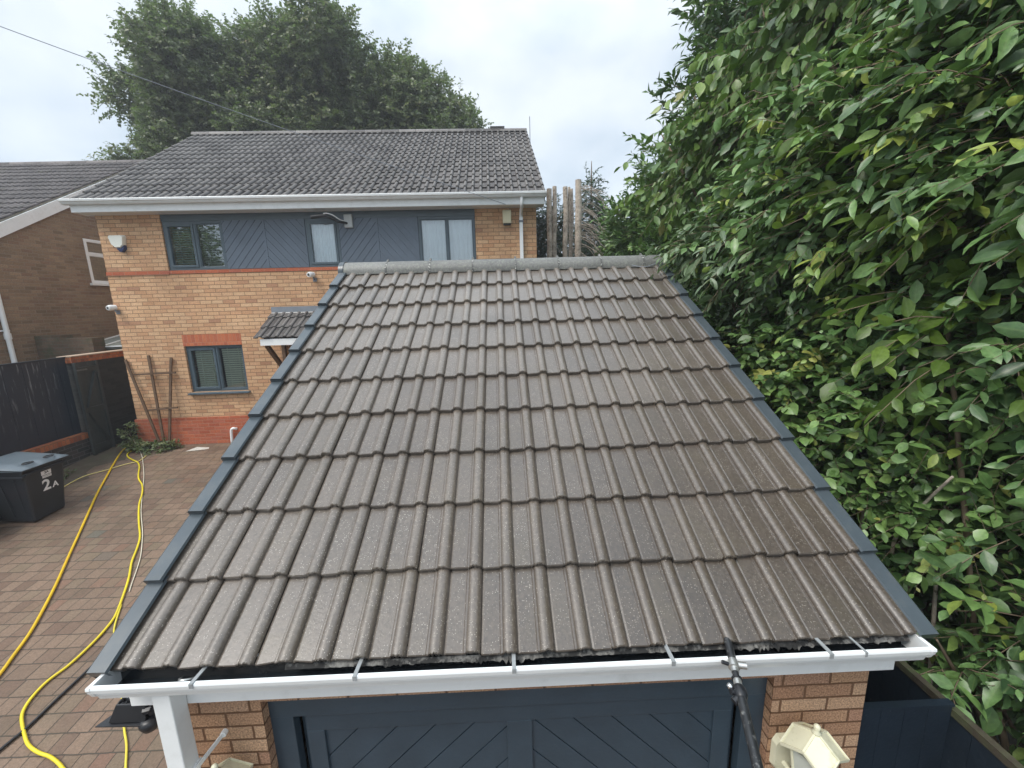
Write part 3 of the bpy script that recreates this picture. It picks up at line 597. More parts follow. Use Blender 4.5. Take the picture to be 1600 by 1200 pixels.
# ---------------------------------------------------------------- fittings on the house
t = thing('alarm_box', 'white bell shaped alarm box with dark blue base on the upper brick wall', 'alarm box', (-5.72, -0.001, 2.78), PSI, world=H(-5.72, -0.001, 2.78))
def shield(pts, y0, y1, inset=0.03):
    mb = MB(); n = len(pts); cx = sum(a for a, b in pts)/n; cz = sum(b for a, b in pts)/n
    A = [(a, y0, b) for a, b in pts]; B = [(a, y1*0.6+y0*0.4, b) for a, b in pts]; Cc = [(cx+(a-cx)*(1-inset*4), y1, cz+(b-cz)*(1-inset*4)) for a, b in pts]
    return mb.add(A+B+Cc, [(i, (i+1) % n, n+(i+1) % n, n+i) for i in range(n)] + [(n+i, n+(i+1) % n, 2*n+(i+1) % n, 2*n+i) for i in range(n)] + [tuple(range(2*n, 3*n))])
obj('cover', shield([(-5.87, 2.885), (-5.85, 2.915), (-5.60, 2.915), (-5.575, 2.885), (-5.60, 2.73), (-5.655, 2.675), (-5.76, 2.675), (-5.83, 2.74)], -0.002, -0.085), plain('alarm_cover_white', (0.82, 0.82, 0.74), 0.35, 0.03), t, smooth=True, auto=40)
obj('base', shield([(-5.76, 2.674), (-5.655, 2.674), (-5.60, 2.729), (-5.60, 2.66), (-5.655, 2.60), (-5.70, 2.60)], -0.002, -0.070), plain('alarm_base_blue', (0.02, 0.03, 0.10), 0.4, 0.05), t, smooth=True, auto=40)
t = thing('junction_box', 'cream vertical box under the eaves beside the white downpipe', 'junction box', (1.85, -0.001, 3.08), PSI, world=H(1.85, -0.001, 3.08))
mb = MB(); mb.box(1.765, 1.935, -0.10, -0.001, 2.985, 3.235); obj('box_cover', mb, plain('aged_cream_plastic', (0.66, 0.60, 0.40), 0.45, 0.05), t, bevel=0.012)
mb = MB(); mb.box(1.775, 1.925, -0.085, -0.002, 2.955, 2.9845); obj('box_base', mb, BLACK, t, bevel=0.008)
def camera_unit(u, z, label, flip=1):
    t = thing('security_camera', label, 'security camera', (u, -0.001, z), PSI, 'small white security cameras on the house wall', H(u, -0.001, z))
    mb = MB(); mb.tube([(u-flip*0.03, -0.16, z+0.005), (u-flip*0.02, -0.12, z+0.01), (u+flip*0.01, -0.03, z+0.015)], [0.045, 0.056, 0.050], 12); obj('body', mb, WHITE, t, smooth=True, auto=40)
    mb = MB(); mb.tube([(u-flip*0.031, -0.1615, z+0.005), (u-flip*0.033, -0.166, z+0.005)], 0.026, 12); obj('lens', mb, BLACK, t)
    mb = MB(); mb.tube([(u+flip*0.02, -0.06, z-0.03), (u+flip*0.02, -0.05, z-0.07), (u+flip*0.02, -0.002, z-0.08)], 0.018, 8); mb.box(u+flip*0.02-0.035, u+flip*0.02+0.035, -0.014, -0.001, z-0.12, z-0.045); obj('bracket', mb, LEAD, t)
camera_unit(-6.03, 1.535, 'white dome camera at the left brick corner of the house')
camera_unit(-2.085, 2.075, 'white dome camera under the narrow middle upper window')
t = thing('wall_antenna', 'black tubular antenna arm on a pale bracket beside the narrow middle window', 'antenna', (-1.32, 0.02, 3.1), PSI, world=H(-1.32, 0.02, 3.1))
mb = MB(); mb.tube([(-1.90, -0.26, 3.135), (-1.62, -0.24, 3.165)], 0.034, 10); mb.tube([(-1.62, -0.24, 3.165), (-1.42, -0.16, 3.06), (-1.30, -0.05, 3.05)], [0.03, 0.025, 0.02], 8); obj('arm', mb, BLACK, t, smooth=True, auto=40)
mb = MB(); mb.box(-1.36, -1.20, -0.05, 0.02, 2.97, 3.22); obj('bracket', mb, plain('galvanised_grey', (0.42, 0.44, 0.44), 0.5, 0.15), t, bevel=0.01)
mb = MB(); mb.tube(smooth_path([(-1.66, -0.27, 3.19), (-1.60, -0.25, 3.20), (-1.50, -0.22, 3.17), (-1.40, -0.15, 3.10), (-1.34, -0.08, 3.09)], 3), 0.010, 6); obj('cable', mb, WHITE, t, smooth=True)
mb = MB(); mb.tube([(0, 0, 0), (0, 0, 0.52)], 0.011, 6); mb.tube([(0.06, -0.02, -0.75), (0.24, -0.02, -0.73)], 0.006, 5)
mp_ = obj('mast_pole', MB().tube([(2.53, 9.75, 5.2), (2.53, 9.75, 5.92)], 0.010, 6), LEAD, loc=(2.53, 9.75, 5.2)); tag(mp_, 'thin upright pole rising at the right end of the house roof', 'pole')
tele = [Vector((-13.7, 12.5, 8.5)).lerp(H(1.82, -0.31, 3.30), 0)]
A_, B_ = Vector(CC) + (Vector((-5.47, 5.65, 5.67)) - Vector(CC)) * 0.9, H(1.82, -0.31, 3.29)
A_ = A_ + (A_ - B_) * 0.6
tele = [A_.lerp(B_, k/20) - Vector((0, 0, 0.10*math.sin(math.pi*k/20))) for k in range(21)]
tag(obj('telephone_wire', MB().tube(tele, 0.005, 6), LEAD, loc=tuple(B_)), 'black telephone wire sagging across the sky to the house eaves', 'wire')

# trellis leaning on the wall
t = thing('garden_trellis', 'brown wooden fan trellis leaning on the buff brick wall', 'trellis', (-5.40, -0.1, -1.36), PSI, world=H(-5.40, -0.1, -1.36))
foot = [(-5.56, -0.16, -1.37), (-5.50, -0.15, -1.37), (-5.42, -0.14, -1.37)]; top = [(-6.04, -0.03, 0.50), (-5.57, -0.03, 0.575), (-5.13, -0.03, 0.51)]
for a, b in zip(foot, top):
    mb = MB(); mb.bar(a, b, 0.045, 0.028, (0, 1, 0)); obj('upright_slat', mb, BRONZE, t)
mb = MB(); mb.bar((-5.90, -0.075, 0.19), (-5.06, -0.075, 0.205), 0.035, 0.022, (0, 1, 0)); obj('cross_slat', mb, BRONZE, t)
mb = MB(); mb.bar((-5.72, -0.115, -0.56), (-5.12, -0.115, -0.52), 0.035, 0.022, (0, 1, 0)); obj('cross_slat', mb, BRONZE, t)

# ---------------------------------------------------------------- lanterns on the garage piers
def lantern(x, z, rot, label):
    t = thing('wall_lantern', label, 'wall lantern', (x, GY-0.001, z), 0, 'cream lanterns on the garage piers')
    yc = 0.022; R = 0.092; a0 = math.radians(rot)
    mb = MB(); co = [(x+R*1.42*math.cos(a0+math.pi/2*k), yc+R*1.42*math.sin(a0+math.pi/2*k), z) for k in range(4)]
    md = [((co[k][0]+co[(k+1) % 4][0])/2, (co[k][1]+co[(k+1) % 4][1])/2, z+0.052) for k in range(4)]
    ap = (x, yc, z+0.105); vs = co + md + [ap] + [(p_[0], p_[1], p_[2]-0.012) for p_ in co] + [(p_[0], p_[1], p_[2]-0.012) for p_ in md]
    fs = []
    for k in range(4): fs += [(k, 4+k, 8), (4+k, (k+1) % 4, 8), (k, 9+k, 13+k, 4+k), (4+k, 13+k, 9+(k+1) % 4, (k+1) % 4)]
    mb.add(vs, fs); mb.add([(p_[0], p_[1], p_[2]-0.012) for p_ in co + md] + [(x, yc, z+0.02)], [(k, 8, 4+k) for k in range(4)] + [(4+k, 8, (k+1) % 4) for k in range(4)])
    cap = obj('lantern_roof', mb, CREAM, t)
    mb = MB()
    for k in range(4): mb.bar(ap, (md[k][0], md[k][1], md[k][2]+0.002), 0.008, 0.006); mb.bar((co[k][0], co[k][1], co[k][2]), md[k], 0.007, 0.01); mb.bar(md[k], co[(k+1) % 4], 0.007, 0.01)
    obj('roof_rib', mb, CREAM, cap)
    mb = MB(); mb.lathe([(0.016, 0.10), (0.020, 0.108), (0.010, 0.116), (0.014, 0.126), (0.013, 0.138), (0.004, 0.146)], (x, yc, z), 12); obj('finial', mb, CREAM, cap, smooth=True)
    mb = MB(); mb.lathe([(0.05, -0.26), (0.082, -0.012)], (x, yc, z), 4, a0); obj('lantern_glass', mb, plain('frosted_lantern_glass', (0.55, 0.58, 0.52), 0.25, 0.1), t)
    mb = MB()
    for k in range(4):
        a = a0 + math.pi/2*k; mb.bar((x+0.052*math.cos(a), yc+0.052*math.sin(a), z-0.26), (x+0.086*math.cos(a), yc+0.086*math.sin(a), z-0.01), 0.010, 0.010)
    mb.lathe([(0.03, -0.30), (0.06, -0.278), (0.064, -0.26)], (x, yc, z), 4, a0); obj('cage', mb, CREAM, t)
    xb = x-0.045
    mb = MB(); poly = [(xb-0.03, z-0.26), (xb+0.03, z-0.26), (xb+0.048, z-0.23), (xb+0.048, z-0.10), (xb+0.028, z-0.065), (xb-0.028, z-0.065), (xb-0.048, z-0.10), (xb-0.048, z-0.23)]
    n = len(poly); mb.add([(a, GY-0.001, b) for a, b in poly] + [(xb+(a-xb)*0.86, GY-0.03, (z-0.14)+(b-z+0.14)*0.9) for a, b in poly], [(i, (i+1) % n, n+(i+1) % n, n+i) for i in range(n)] + [tuple(range(n, 2*n))])
    mb.tube([(xb, GY-0.02, z-0.2), (xb+0.03, 0.08, z-0.24), (x, yc+0.02, z-0.27)], 0.012, 8); obj('back_plate', mb, CREAM, t)
lantern(3.005, -0.605, 71, 'cream wall lantern on the right garage pier, cap fully in view')
lantern(0.375, -0.655, 50, 'cream wall lantern on the left garage pier beside the white downpipe')
# floodlight under the left end of the gutter
t = thing('floodlight', 'black floodlight with sensor under the left end of the white gutter', 'floodlight', (0.02, 0.10, -0.21))
mb = MB(); mb.hexa([(-0.085, 0.075, -0.335), (0.075, 0.075, -0.335), (0.075, 0.145, -0.325), (-0.085, 0.145, -0.325), (-0.055, 0.095, -0.262), (0.070, 0.095, -0.262), (0.070, 0.14, -0.262), (-0.055, 0.14, -0.262)])
for k in range(4): mb.box(-0.05+k*0.032, -0.041+k*0.032, 0.098, 0.138, -0.262, -0.254)
obj('lamp_housing', mb, BLACK, t, bevel=0.004)
mb = MB(); mb.hexa([(-0.135, 0.070, -0.345), (0.085, 0.062, -0.345), (0.085, 0.148, -0.338), (-0.085, 0.148, -0.338), (-0.135, 0.070, -0.341), (0.085, 0.062, -0.339), (0.085, 0.148, -0.332), (-0.085, 0.148, -0.332)]); obj('visor', mb, BLACK, t)
mb = MB(); mb.lathe([(0.010, -0.048), (0.030, -0.040), (0.040, -0.016), (0.040, 0.0), (0.026, 0.012)], (0.075, 0.095, -0.345), 16); obj('motion_sensor', mb, BLACK, t, smooth=True, auto=50)
mb = MB(); mb.tube([(0.085, 0.10, -0.325), (0.115, 0.11, -0.27), (0.13, 0.115, -0.206)], 0.007, 6); mb.bar((-0.04, 0.115, -0.262), (-0.012, 0.12, -0.207), 0.018, 0.006); mb.bar((0.02, 0.115, -0.262), (0.018, 0.12, -0.207), 0.018, 0.006); mb.tube([(0.062, 0.095, -0.30), (0.082, 0.10, -0.295), (0.09, 0.105, -0.315)], 0.018, 8); obj('bracket', mb, BLACK, t)
mb = MB(); mb.hexa([(-0.018, 0.118, -0.258), (0.004, 0.118, -0.258), (0.004, 0.122, -0.258), (-0.018, 0.122, -0.258), (-0.010, 0.124, -0.228), (0.004, 0.124, -0.228), (0.004, 0.128, -0.228), (-0.010, 0.128, -0.228)]); obj('label_tag', mb, WHITE, t)
wp = smooth_path([P(3.05, 9.72*G, 0.062), P(3.16, 9.55*G, 0.068), P(3.26, 9.62*G, 0.080), P(3.33, 9.74*G, 0.085), P(3.40, 9.60*G, 0.088), P(3.425, 9.3*G, 0.075)], 4)
tag(obj('wire', MB().tube(wp, 0.004, 5), LEAD, loc=tuple(wp[0]), smooth=True), 'thin grey wire looped over the tiles at the right end of the garage ridge', 'wire')
# pressure washer lance resting on the gutter
t = thing('washer_lance', 'black cleaning lance with steel joints resting in the gutter', 'lance', (2.52, -0.07, 0.01))
LA, LB = Vector((2.552, -0.018, 0.012)), Vector((2.43, -0.41, -0.045)); LD = (LB-LA)
def lp(k): return LA + LD*k
mb = MB(); mb.tube([lp(-0.10), lp(0.18)], 0.0155, 12); mb.tube([lp(0.28), lp(0.36)], 0.012, 12); mb.tube([lp(0.52), lp(2.2)], [0.0165, 0.0165], 12)
obj('pole', mb, plain('scuffed_black_pole', (0.018, 0.019, 0.021), 0.35, 0.3, 20, dirt=((0.32, 0.32, 0.30), 55, 0.58, 0.72, 0.5)), t, smooth=True, auto=50)
mb = MB(); mb.tube([lp(0.17), lp(0.20), lp(0.245), lp(0.25), lp(0.29)], [0.018, 0.021, 0.021, 0.015, 0.014], 12); mb.tube([lp(0.36), lp(0.43)], 0.0145, 12); mb.tube([lp(0.21)+Vector((0.0, 0, 0)), lp(0.22)+Vector((0.045, -0.01, 0.004))], 0.012, 8); obj('steel_joint', mb, STEEL, t, smooth=True, auto=50)
mb = MB(); mb.tube([lp(0.345), lp(0.36)], 0.019, 12); mb.tube([lp(0.42), lp(0.44), lp(0.50), lp(0.53)], [0.018, 0.023, 0.024, 0.018], 12); mb.tube([lp(0.47), lp(0.475)+Vector((-0.035, 0.0, 0.006))], 0.010, 8); mb.tube([lp(0.50), lp(0.505)+Vector((-0.03, -0.01, -0.012))], 0.014, 8); obj('clamp', mb, BLACK, t, smooth=True, auto=50)
mb = MB(); mb.tube([lp(0.225), lp(0.20)+Vector((-0.045, 0.0, 0.01))], 0.007, 8); obj('lever', mb, BLACK, t, smooth=True, auto=50)
mb = MB(); c = lp(0.43)+Vector((-0.034, 0.0, 0.008)); mb.lathe([(0.002, -0.011), (0.009, -0.007), (0.011, 0), (0.009, 0.007), (0.002, 0.011)], c, 12); obj('locking_knob', mb, plain('polished_steel', (0.8, 0.8, 0.8), 0.1, 0.02, metal=1.0), t, smooth=True)

# ---------------------------------------------------------------- neighbouring house
NX, NYF, NYR = -9.0, 7.35, 12.4
nb = thing('neighbour_house', 'brown brick neighbouring house with white bargeboard and mossy tiled gable roof', 'house', (-13, NYF, -1.36))
sl = math.radians(30.27); nrz = 5.80; nyb = 2*NYR - NYF
ez = nrz - (NYR-NYF)*math.tan(sl)
mb = MB(); NT_ = 0.22
WN = (9.96, 11.05, 2.24, 3.36)
def gable(x):                                        # gable wall with a window hole, split in strips
    A = lambda y: nrz - abs(NYR-y)*math.tan(sl)
    for y0, y1, z0, z1 in ((NYF, WN[0], None, None), (WN[0], WN[1], -1.5, WN[2]), (WN[0], WN[1], WN[3], None), (WN[1], NYR, None, None), (NYR, nyb, None, None)):
        a0 = z0 if z0 is not None else -1.5
        mb.add([(x, y0, a0), (x, y1, a0), (x, y1, A(y1) if z1 is None else z1), (x, y0, A(y0) if z1 is None else z1)], [(0, 1, 2, 3)])
gable(NX); gable(NX-8)
for y in (NYF, nyb): mb.quad((NX-8, y, -1.5), (NX, y, -1.5), (NX, y, ez), (NX-8, y, ez))
for a, b, c, d in ((WN[0], WN[2], WN[0], WN[3]), (WN[1], WN[2], WN[1], WN[3]), (WN[0], WN[2], WN[1], WN[2]), (WN[0], WN[3], WN[1], WN[3])): mb.quad((NX, a, b), (NX-0.15, a, b), (NX-0.15, c, d), (NX, c, d))
obj('wall', mb, BROWN_BRICK, nb)
NS = (NYR-NYF+0.35)/math.cos(sl); NU = Vector((0, math.cos(sl), math.sin(sl))); NNn = Vector((0, -math.sin(sl), math.cos(sl)))
NO = Vector((0, NYF-0.35, nrz + 0.10 - NS*math.sin(sl)))
nroof = obj('roof', tiled_slope(NO, UX, NU, NNn, NX-7.92, 26, 0.345, 18, last=0.9, nr=5, jit=2.0, p=0.1526, amp=0.046), NTILE, nb, smooth=True, auto=50)
mb = MB(); mb.quad((NX-8, NYR, nrz+0.1), (NX, NYR, nrz+0.1), (NX, nyb+0.35, ez-0.1), (NX-8, nyb+0.35, ez-0.1))
mb.quad((NX-8, NYF-0.35, NO.z-0.01), (NX, NYF-0.35, NO.z-0.01), (NX, NYR, nrz+0.085), (NX-8, NYR, nrz+0.085)); obj('roof_underlay', mb, NTILE, nroof)
xr = NX - 7.9
while xr < NX+0.02:
    m_ = MB(); m_.cur = random.random(); vs = []
    for x in (xr, xr+0.44):
        for k in range(9):
            a = math.radians(180*k/8); vs.append((x, NYR-0.12*math.cos(a), nrz+0.09+0.10*math.sin(a)))
    m_.add(vs, [(k, k+1, 10+k, 9+k) for k in range(8)]); obj('ridge_tile', m_, NTILE, nroof, smooth=True); xr += 0.45
mb = MB()
for s in (1, -1):
    y0, z0, y1, z1 = NYR - s*(NS*math.cos(sl)), NO.z, NYR, nrz+0.1
    mb.add([(NX+0.02, y0, z0-0.30), (NX+0.02, y1, z1-0.28), (NX+0.02, y1, z1-0.02), (NX+0.02, y0, z0-0.02), (NX+0.06, y0, z0-0.30), (NX+0.06, y1, z1-0.28), (NX+0.06, y1, z1-0.02), (NX+0.06, y0, z0-0.02)], [(0,1,2,3),(7,6,5,4),(0,4,5,1),(2,6,7,3),(1,5,6,2),(3,7,4,0)])
obj('bargeboard', mb, WHITE, nb)
mb = MB()
for i in range(17):                                   # mortar bedding under the verge
    s = i*0.345; a = NO + NU*s + Vector((NX-0.005, 0, 0)); mb.cur = random.random()
    mb.hexa([a+Vector((-0.10, 0, -0.015)), a+Vector((0.02, 0, -0.015)), a+NU*0.34+Vector((0.02, 0, -0.015)), a+NU*0.34+Vector((-0.10, 0, -0.015)), a+NNn*0.02+Vector((-0.10, 0, 0)), a+NNn*0.02+Vector((0.02, 0, 0)), a+NU*0.34+NNn*0.015+Vector((0.02, 0, 0)), a+NU*0.34+NNn*0.015+Vector((-0.10, 0, 0))])
obj('verge_mortar', mb, plain('weathered_mortar', (0.22, 0.20, 0.16), 0.95, 0.3, 12, bump=0.6, bscale=40, dirt=((0.10, 0.11, 0.05), 5, 0.5, 0.7, 0.6)), nb)
mb = MB(); x = NX-0.06; f_ = 0.075; y0, y1, z0, z1 = WN; zm = 2.98
mb.box(x, x+0.07, y0, y0+f_, z0, z1); mb.box(x, x+0.07, y1-f_, y1, z0, z1); mb.box(x, x+0.07, y0+f_, y1-f_, z0, z0+f_); mb.box(x, x+0.07, y0+f_, y1-f_, z1-f_, z1); mb.box(x-0.01, x+0.075, y0+f_, y1-f_, zm-0.05, zm+0.05)
nw = obj('window', mb, WHITE, nb, bevel=0.006)
mb = MB(); mb.box(NX-0.05, NX+0.07, y0-0.06, y1+0.06, z0-0.06, z0-0.001); obj('sill', mb, WHITE, nw, bevel=0.005)
for c, d in ((z0+f_, zm-0.05), (zm+0.05, z1-f_)):
    mb = MB(); mb.quad((x+0.03, y0+f_, c), (x+0.03, y1-f_, c), (x+0.03, y1-f_, d), (x+0.03, y0+f_, d)); obj('pane', mb, GLASS, nw)
mb = MB(); mb.quad((x-0.08, y0, z0), (x-0.08, y1, z0), (x-0.08, y1, z1), (x-0.08, y0, z1)); obj('net_curtain', mb, plain('grey_net_curtain', (0.25, 0.27, 0.28), 0.9, 0.2, 8), nw)
mb = MB(); mb.tube([(NX+0.055, 7.76, 2.6), (NX+0.055, 7.76, -1.3)], 0.045, 10); mb.tube([(NX+0.055, 7.76, 1.08), (NX+0.055, 7.76, 0.95)], 0.058, 10); dn = obj('downpipe', mb, WHITE, nb, smooth=True, auto=40)
mb = MB(); mb.box(NX, NX+0.02, 7.66, 7.86, 1.12, 1.15); obj('pipe_clip', mb, WHITE, dn)
# small outbuilding between the houses, and the mossy wall beside it
t = thing('outbuilding', 'low outbuilding with grey felt roof edged white behind the boundary wall', 'outbuilding', (-7.9, 9.2, -1.36))
mb = MB(); mb.box(-8.33, -6.85, 8.72, 10.4, -1.5, 0.62); obj('wall', mb, MOSSY_BRICK, t)
mb = MB(); mb.hexa([(-8.42, 8.62, 0.60), (-6.8, 8.62, 0.62), (-6.8, 10.5, 0.98), (-8.42, 10.5, 0.94), (-8.42, 8.62, 0.66), (-6.8, 8.62, 0.68), (-6.8, 10.5, 1.04), (-8.42, 10.5, 1.00)]); ro = obj('roof', mb, plain('grey_green_felt', (0.17, 0.175, 0.15), 0.9, 0.15, 3, bump=0.4, bscale=50), t)
mb = MB(); mb.bar((-8.42, 8.60, 0.665), (-6.8, 8.60, 0.685), 0.03, 0.03); mb.bar((-8.40, 8.62, 0.67), (-8.40, 10.5, 1.01), 0.04, 0.03); mb.bar((-7.86, 8.62, 0.675), (-7.86, 10.5, 1.025), 0.04, 0.02); mb.bar((-8.42, 10.48, 1.01), (-6.8, 10.48, 1.05), 0.05, 0.05); obj('roof_edging', mb, WHITE, ro)
mb = MB(); mb.box(-8.99, -8.42, 8.30, 8.60, -1.5, 0.98); mb.box(-8.42, -7.72, 8.30, 8.60, -1.5, 0.90)
mw = obj('mossy_wall', mb, MOSSY_BRICK, loc=(-8.5, 8.45, -1.4)); tag(mw, 'crumbling mossy brick wall standing against the brown neighbouring house', 'wall')

# ---------------------------------------------------------------- boundary on the left
t = thing('boundary_wall', 'black painted brick boundary wall with orange brick capping at the house corner', 'wall', (-6.85, 7.6, -1.36))
mb = MB(); mb.box(-6.97, -6.75, 6.80, 8.9, -1.5, 0.50); obj('wall', mb, BLACK_BRICK, t)
mb = MB(); mb.box(-6.985, -6.735, 6.78, 8.92, 0.50, 0.615); obj('capping', mb, CAP_BRICK, t)
mb = MB(); mb.box(-7.0, -6.72, 6.77, 8.93, 0.615, 0.635); obj('coping', mb, plain('cement_coping', (0.36, 0.27, 0.20), 0.9, 0.25, 8), t)
t = thing('low_wall', 'low dark brick wall with orange top course under the navy fence', 'wall', (-6.85, 4.5, -1.4))
mb = MB(); mb.box(-6.97, -6.75, 0.0, 6.79, -2.3, -1.02); obj('wall', mb, DARK_BRICK, t)
mb = MB(); mb.box(-6.985, -6.735, 0.0, 6.775, -1.02, -0.905); obj('capping', mb, CAP_BRICK, t)
def streak_mat():
    q = NT('navy_streaked_fence'); co = objco(q); mp = q.n('ShaderNodeMapping'); mp.inputs['Scale'].default_value = (6, 9, 0.9); q.t.links.new(co, mp.inputs[0])
    n_ = q.noise(mp.outputs[0], 2.2, 5, 0.65); z = q.n('ShaderNodeSeparateXYZ', {0: co}).outputs[2]
    m = q.mr(n_, 0.56, 0.68); m = q.math('MULTIPLY', m, q.mr(z, 0.2, 1.3, 0.0, 0.9))
    c = q.mix(q.noise(co, 2, 4), (0.010, 0.015, 0.026), (0.020, 0.030, 0.048)); c = q.mix(m, c, (0.24, 0.26, 0.28))
    q.set(Base_Color=c, Roughness=0.42); q.bump(q.noise(co, 30, 4), 0.15, 0.01); return q.m
STREAK = streak_mat(); SIDE_NAVY = plain('navy_side_fence', (0.009, 0.017, 0.028), 0.5, 0.25, 4, bump=0.2, bscale=40, dirt=((0.10, 0.11, 0.12), 45, 0.66, 0.72, 0.6))
panel_labels = ['navy fence panel with pale drip streaks beside the garden gate', 'navy fence panel behind the black wheelie bin at the left edge', 'navy fence panel nearest the camera, mostly outside the left edge']
for i, lb in enumerate(panel_labels):
    y1 = 6.76 - i*1.86; y0 = y1 - 1.80
    t = thing('fence_panel', lb, 'fence', (-6.84, (y0+y1)/2, -0.9), 0, 'navy panels of the left fence')
    mb = MB()
    for k in range(12):
        a = y0 + k*0.15; mb.cur = random.random(); mb.box(-6.855+0.004*(k % 2), -6.835+0.004*(k % 2), a+0.0015, a+0.1485, -0.90, 0.60)
    obj('boards', mb, STREAK, t)
    mb = MB(); mb.box(-6.875, -6.81, y0, y1, 0.6005, 0.628); obj('top_rail', mb, SIDE_NAVY, t)
    mb = MB(); mb.box(-6.90, -6.82, y0-0.058, y0-0.002, -0.9, 0.64); obj('post', mb, SIDE_NAVY, t)
t = thing('garden_gate', 'dark green grey ledged and braced garden gate against the black wall', 'gate', (-6.64, 6.93, -1.36))
GATE = plain('dark_green_grey_paint', (0.030, 0.036, 0.036), 0.6, 0.25, 6, bump=0.2, bscale=40)
mb = MB()
for k in range(5): mb.box(-6.66, -6.642, 6.70+k*0.092+0.002, 6.70+(k+1)*0.092-0.002, -1.36, 0.50)
obj('boards', mb, GATE, t)
mb = MB(); mb.box(-6.6415, -6.60, 6.69, 6.745, -1.365, 0.505); mb.box(-6.6415, -6.61, 7.115, 7.165, -1.365, 0.505)
for z in (0.36, -0.45, -1.22): mb.box(-6.6415, -6.612, 6.745, 7.115, z-0.05, z+0.05)
mb.bar((-6.627, 6.78, -0.40), (-6.627, 7.08, 0.31), 0.028, 0.07, (1, 0, 0)); mb.bar((-6.627, 6.78, -0.50), (-6.627, 7.08, -1.17), 0.028, 0.07, (1, 0, 0)); obj('frame', mb, GATE, t, bevel=0.003)
mb = MB(); mb.box(-6.60, -6.585, 6.70, 6.90, 0.345, 0.372); obj('hinge', mb, plain('dull_hinge', (0.12, 0.13, 0.13), 0.4, 0.2, 20, metal=0.6), t)

# ---------------------------------------------------------------- right hand fence and side gate
t = thing('side_fence', 'navy fence with mossy wooden top rail running beside the garage and shrubs', 'fence', (3.84, 2.0, -2.1))
mb = MB()
for k in range(56):
    a = -2.0 + k*0.15; mb.cur = random.random(); mb.box(3.835, 3.855+0.005*(k % 2), a+0.001, a+0.149, -2.5, -0.66)
obj('boards', mb, SIDE_NAVY, t)
mb = MB(); mb.box(3.828, 3.862, -2.0, 6.4, -0.66, -0.622); obj('top_rail', mb, plain('mossy_rail', (0.045, 0.036, 0.024), 0.85, 0.4, 10, bump=0.5, bscale=40, dirt=((0.06, 0.075, 0.03), 9, 0.45, 0.65, 0.8)), t)
t = thing('side_gate', 'navy side gate closing the gap between garage pier and side fence', 'gate', (3.59, 0.2, -2.1))
mb = MB()
for k in range(4): mb.box(3.352+k*0.119, 3.352+k*0.119+0.117, 0.19, 0.21, -2.1, -0.60)
obj('boards', mb, SIDE_NAVY, t)
mb = MB(); mb.box(3.352, 3.828, 0.182, 0.2155, -0.60, -0.585); obj('top_rail', mb, SIDE_NAVY, t)

# ---------------------------------------------------------------- wheelie bin
t = thing('wheelie_bin', 'black wheelie bin with grey lid, white number 2A on its front', 'bin', (-5.78, 4.72, -1.64))
B0 = [(-6.02, 4.50, -1.62), (-5.45, 4.47, -1.64), (-5.42, 4.90, -1.60), (-6.02, 4.93, -1.58)]
B1 = [(-6.08, 4.40, -0.76), (-5.36, 4.39, -0.80), (-5.36, 4.985, -0.80), (-6.08, 5.0, -0.76)]
BIN = plain('black_bin_plastic', (0.016, 0.019, 0.024), 0.45, 0.12, 4); LID = plain('grey_blue_lid', (0.10, 0.125, 0.145), 0.35, 0.15, 4)
mb = MB(); mb.hexa(B0 + B1); obj('body', mb, BIN, t, bevel=0.03)
mb = MB(); mb.hexa([(-6.1, 4.38, -0.775), (-5.335, 4.37, -0.815), (-5.335, 5.005, -0.815), (-6.1, 5.02, -0.775), (-6.1, 4.38, -0.735), (-5.335, 4.37, -0.785), (-5.335, 5.005, -0.785), (-6.1, 5.02, -0.735)]); obj('rim', mb, BIN, t, bevel=0.008)
nx_, ny_ = 12, 10; vs = []; mb = MB()
for i in range(nx_+1):
    for j in range(ny_+1):
        a, b = i/nx_, j/ny_; x = -6.12 + 0.80*a; y = 4.36 + 0.67*b
        e = min(a, 1-a, b, 1-b); z = -0.730 - 0.048*a + 0.075*min(1, e/0.12)**0.6*(1-0.45*a)
        for cy in (4.55, 4.84):
            d2 = ((x+5.43)/0.035)**2 + ((y-cy)/0.055)**2
            if d2 < 1.6: z -= 0.035
        vs.append((x, y, z))
mb.add(vs, [(i*(ny_+1)+j, (i+1)*(ny_+1)+j, (i+1)*(ny_+1)+j+1, i*(ny_+1)+j+1) for i in range(nx_) for j in range(ny_)])
mb.box(-6.12, -5.32, 4.36, 5.03, -0.79, -0.782)
lid = obj('lid', mb, LID, t, smooth=True, auto=45)
for cy in (4.55, 4.84):
    mb = MB(); mb.tube([(-5.43+0.045*math.cos(a), cy+0.062*math.sin(a), -0.722) for a in [2*math.pi*k/16 for k in range(17)]], 0.009, 6); obj('lid_handle', mb, BIN, lid, smooth=True)
mb = MB(); mb.tube([(-6.16, 4.45, -0.72), (-6.16, 4.97, -0.72)], 0.018, 8); mb.box(-6.17, -6.09, 4.47, 4.5, -0.75, -0.71); mb.box(-6.17, -6.09, 4.92, 4.95, -0.75, -0.71); obj('grab_handle', mb, BIN, t)
for y in (4.50, 4.90):
    mb = MB(); mb.tube([(-6.02, y-0.03, -1.53), (-6.02, y+0.03, -1.53)], 0.09, 16); obj('wheel', mb, BLACK, t)
STK = plain('white_sticker', (0.78, 0.78, 0.78), 0.5, 0.06, 30); INK = plain('black_print', (0.03, 0.03, 0.03), 0.6, 0.05)
def front(y, z, o=0.004):                             # point on the sloping bin front
    f = (z+1.62)/0.82; y0 = 4.47 + (4.39-4.47)*f; y1 = 4.90 + (4.985-4.90)*f; a = (y-4.43)/0.52
    return Vector((-5.435 + 0.075*f + o, y0+(y1-y0)*a, z))
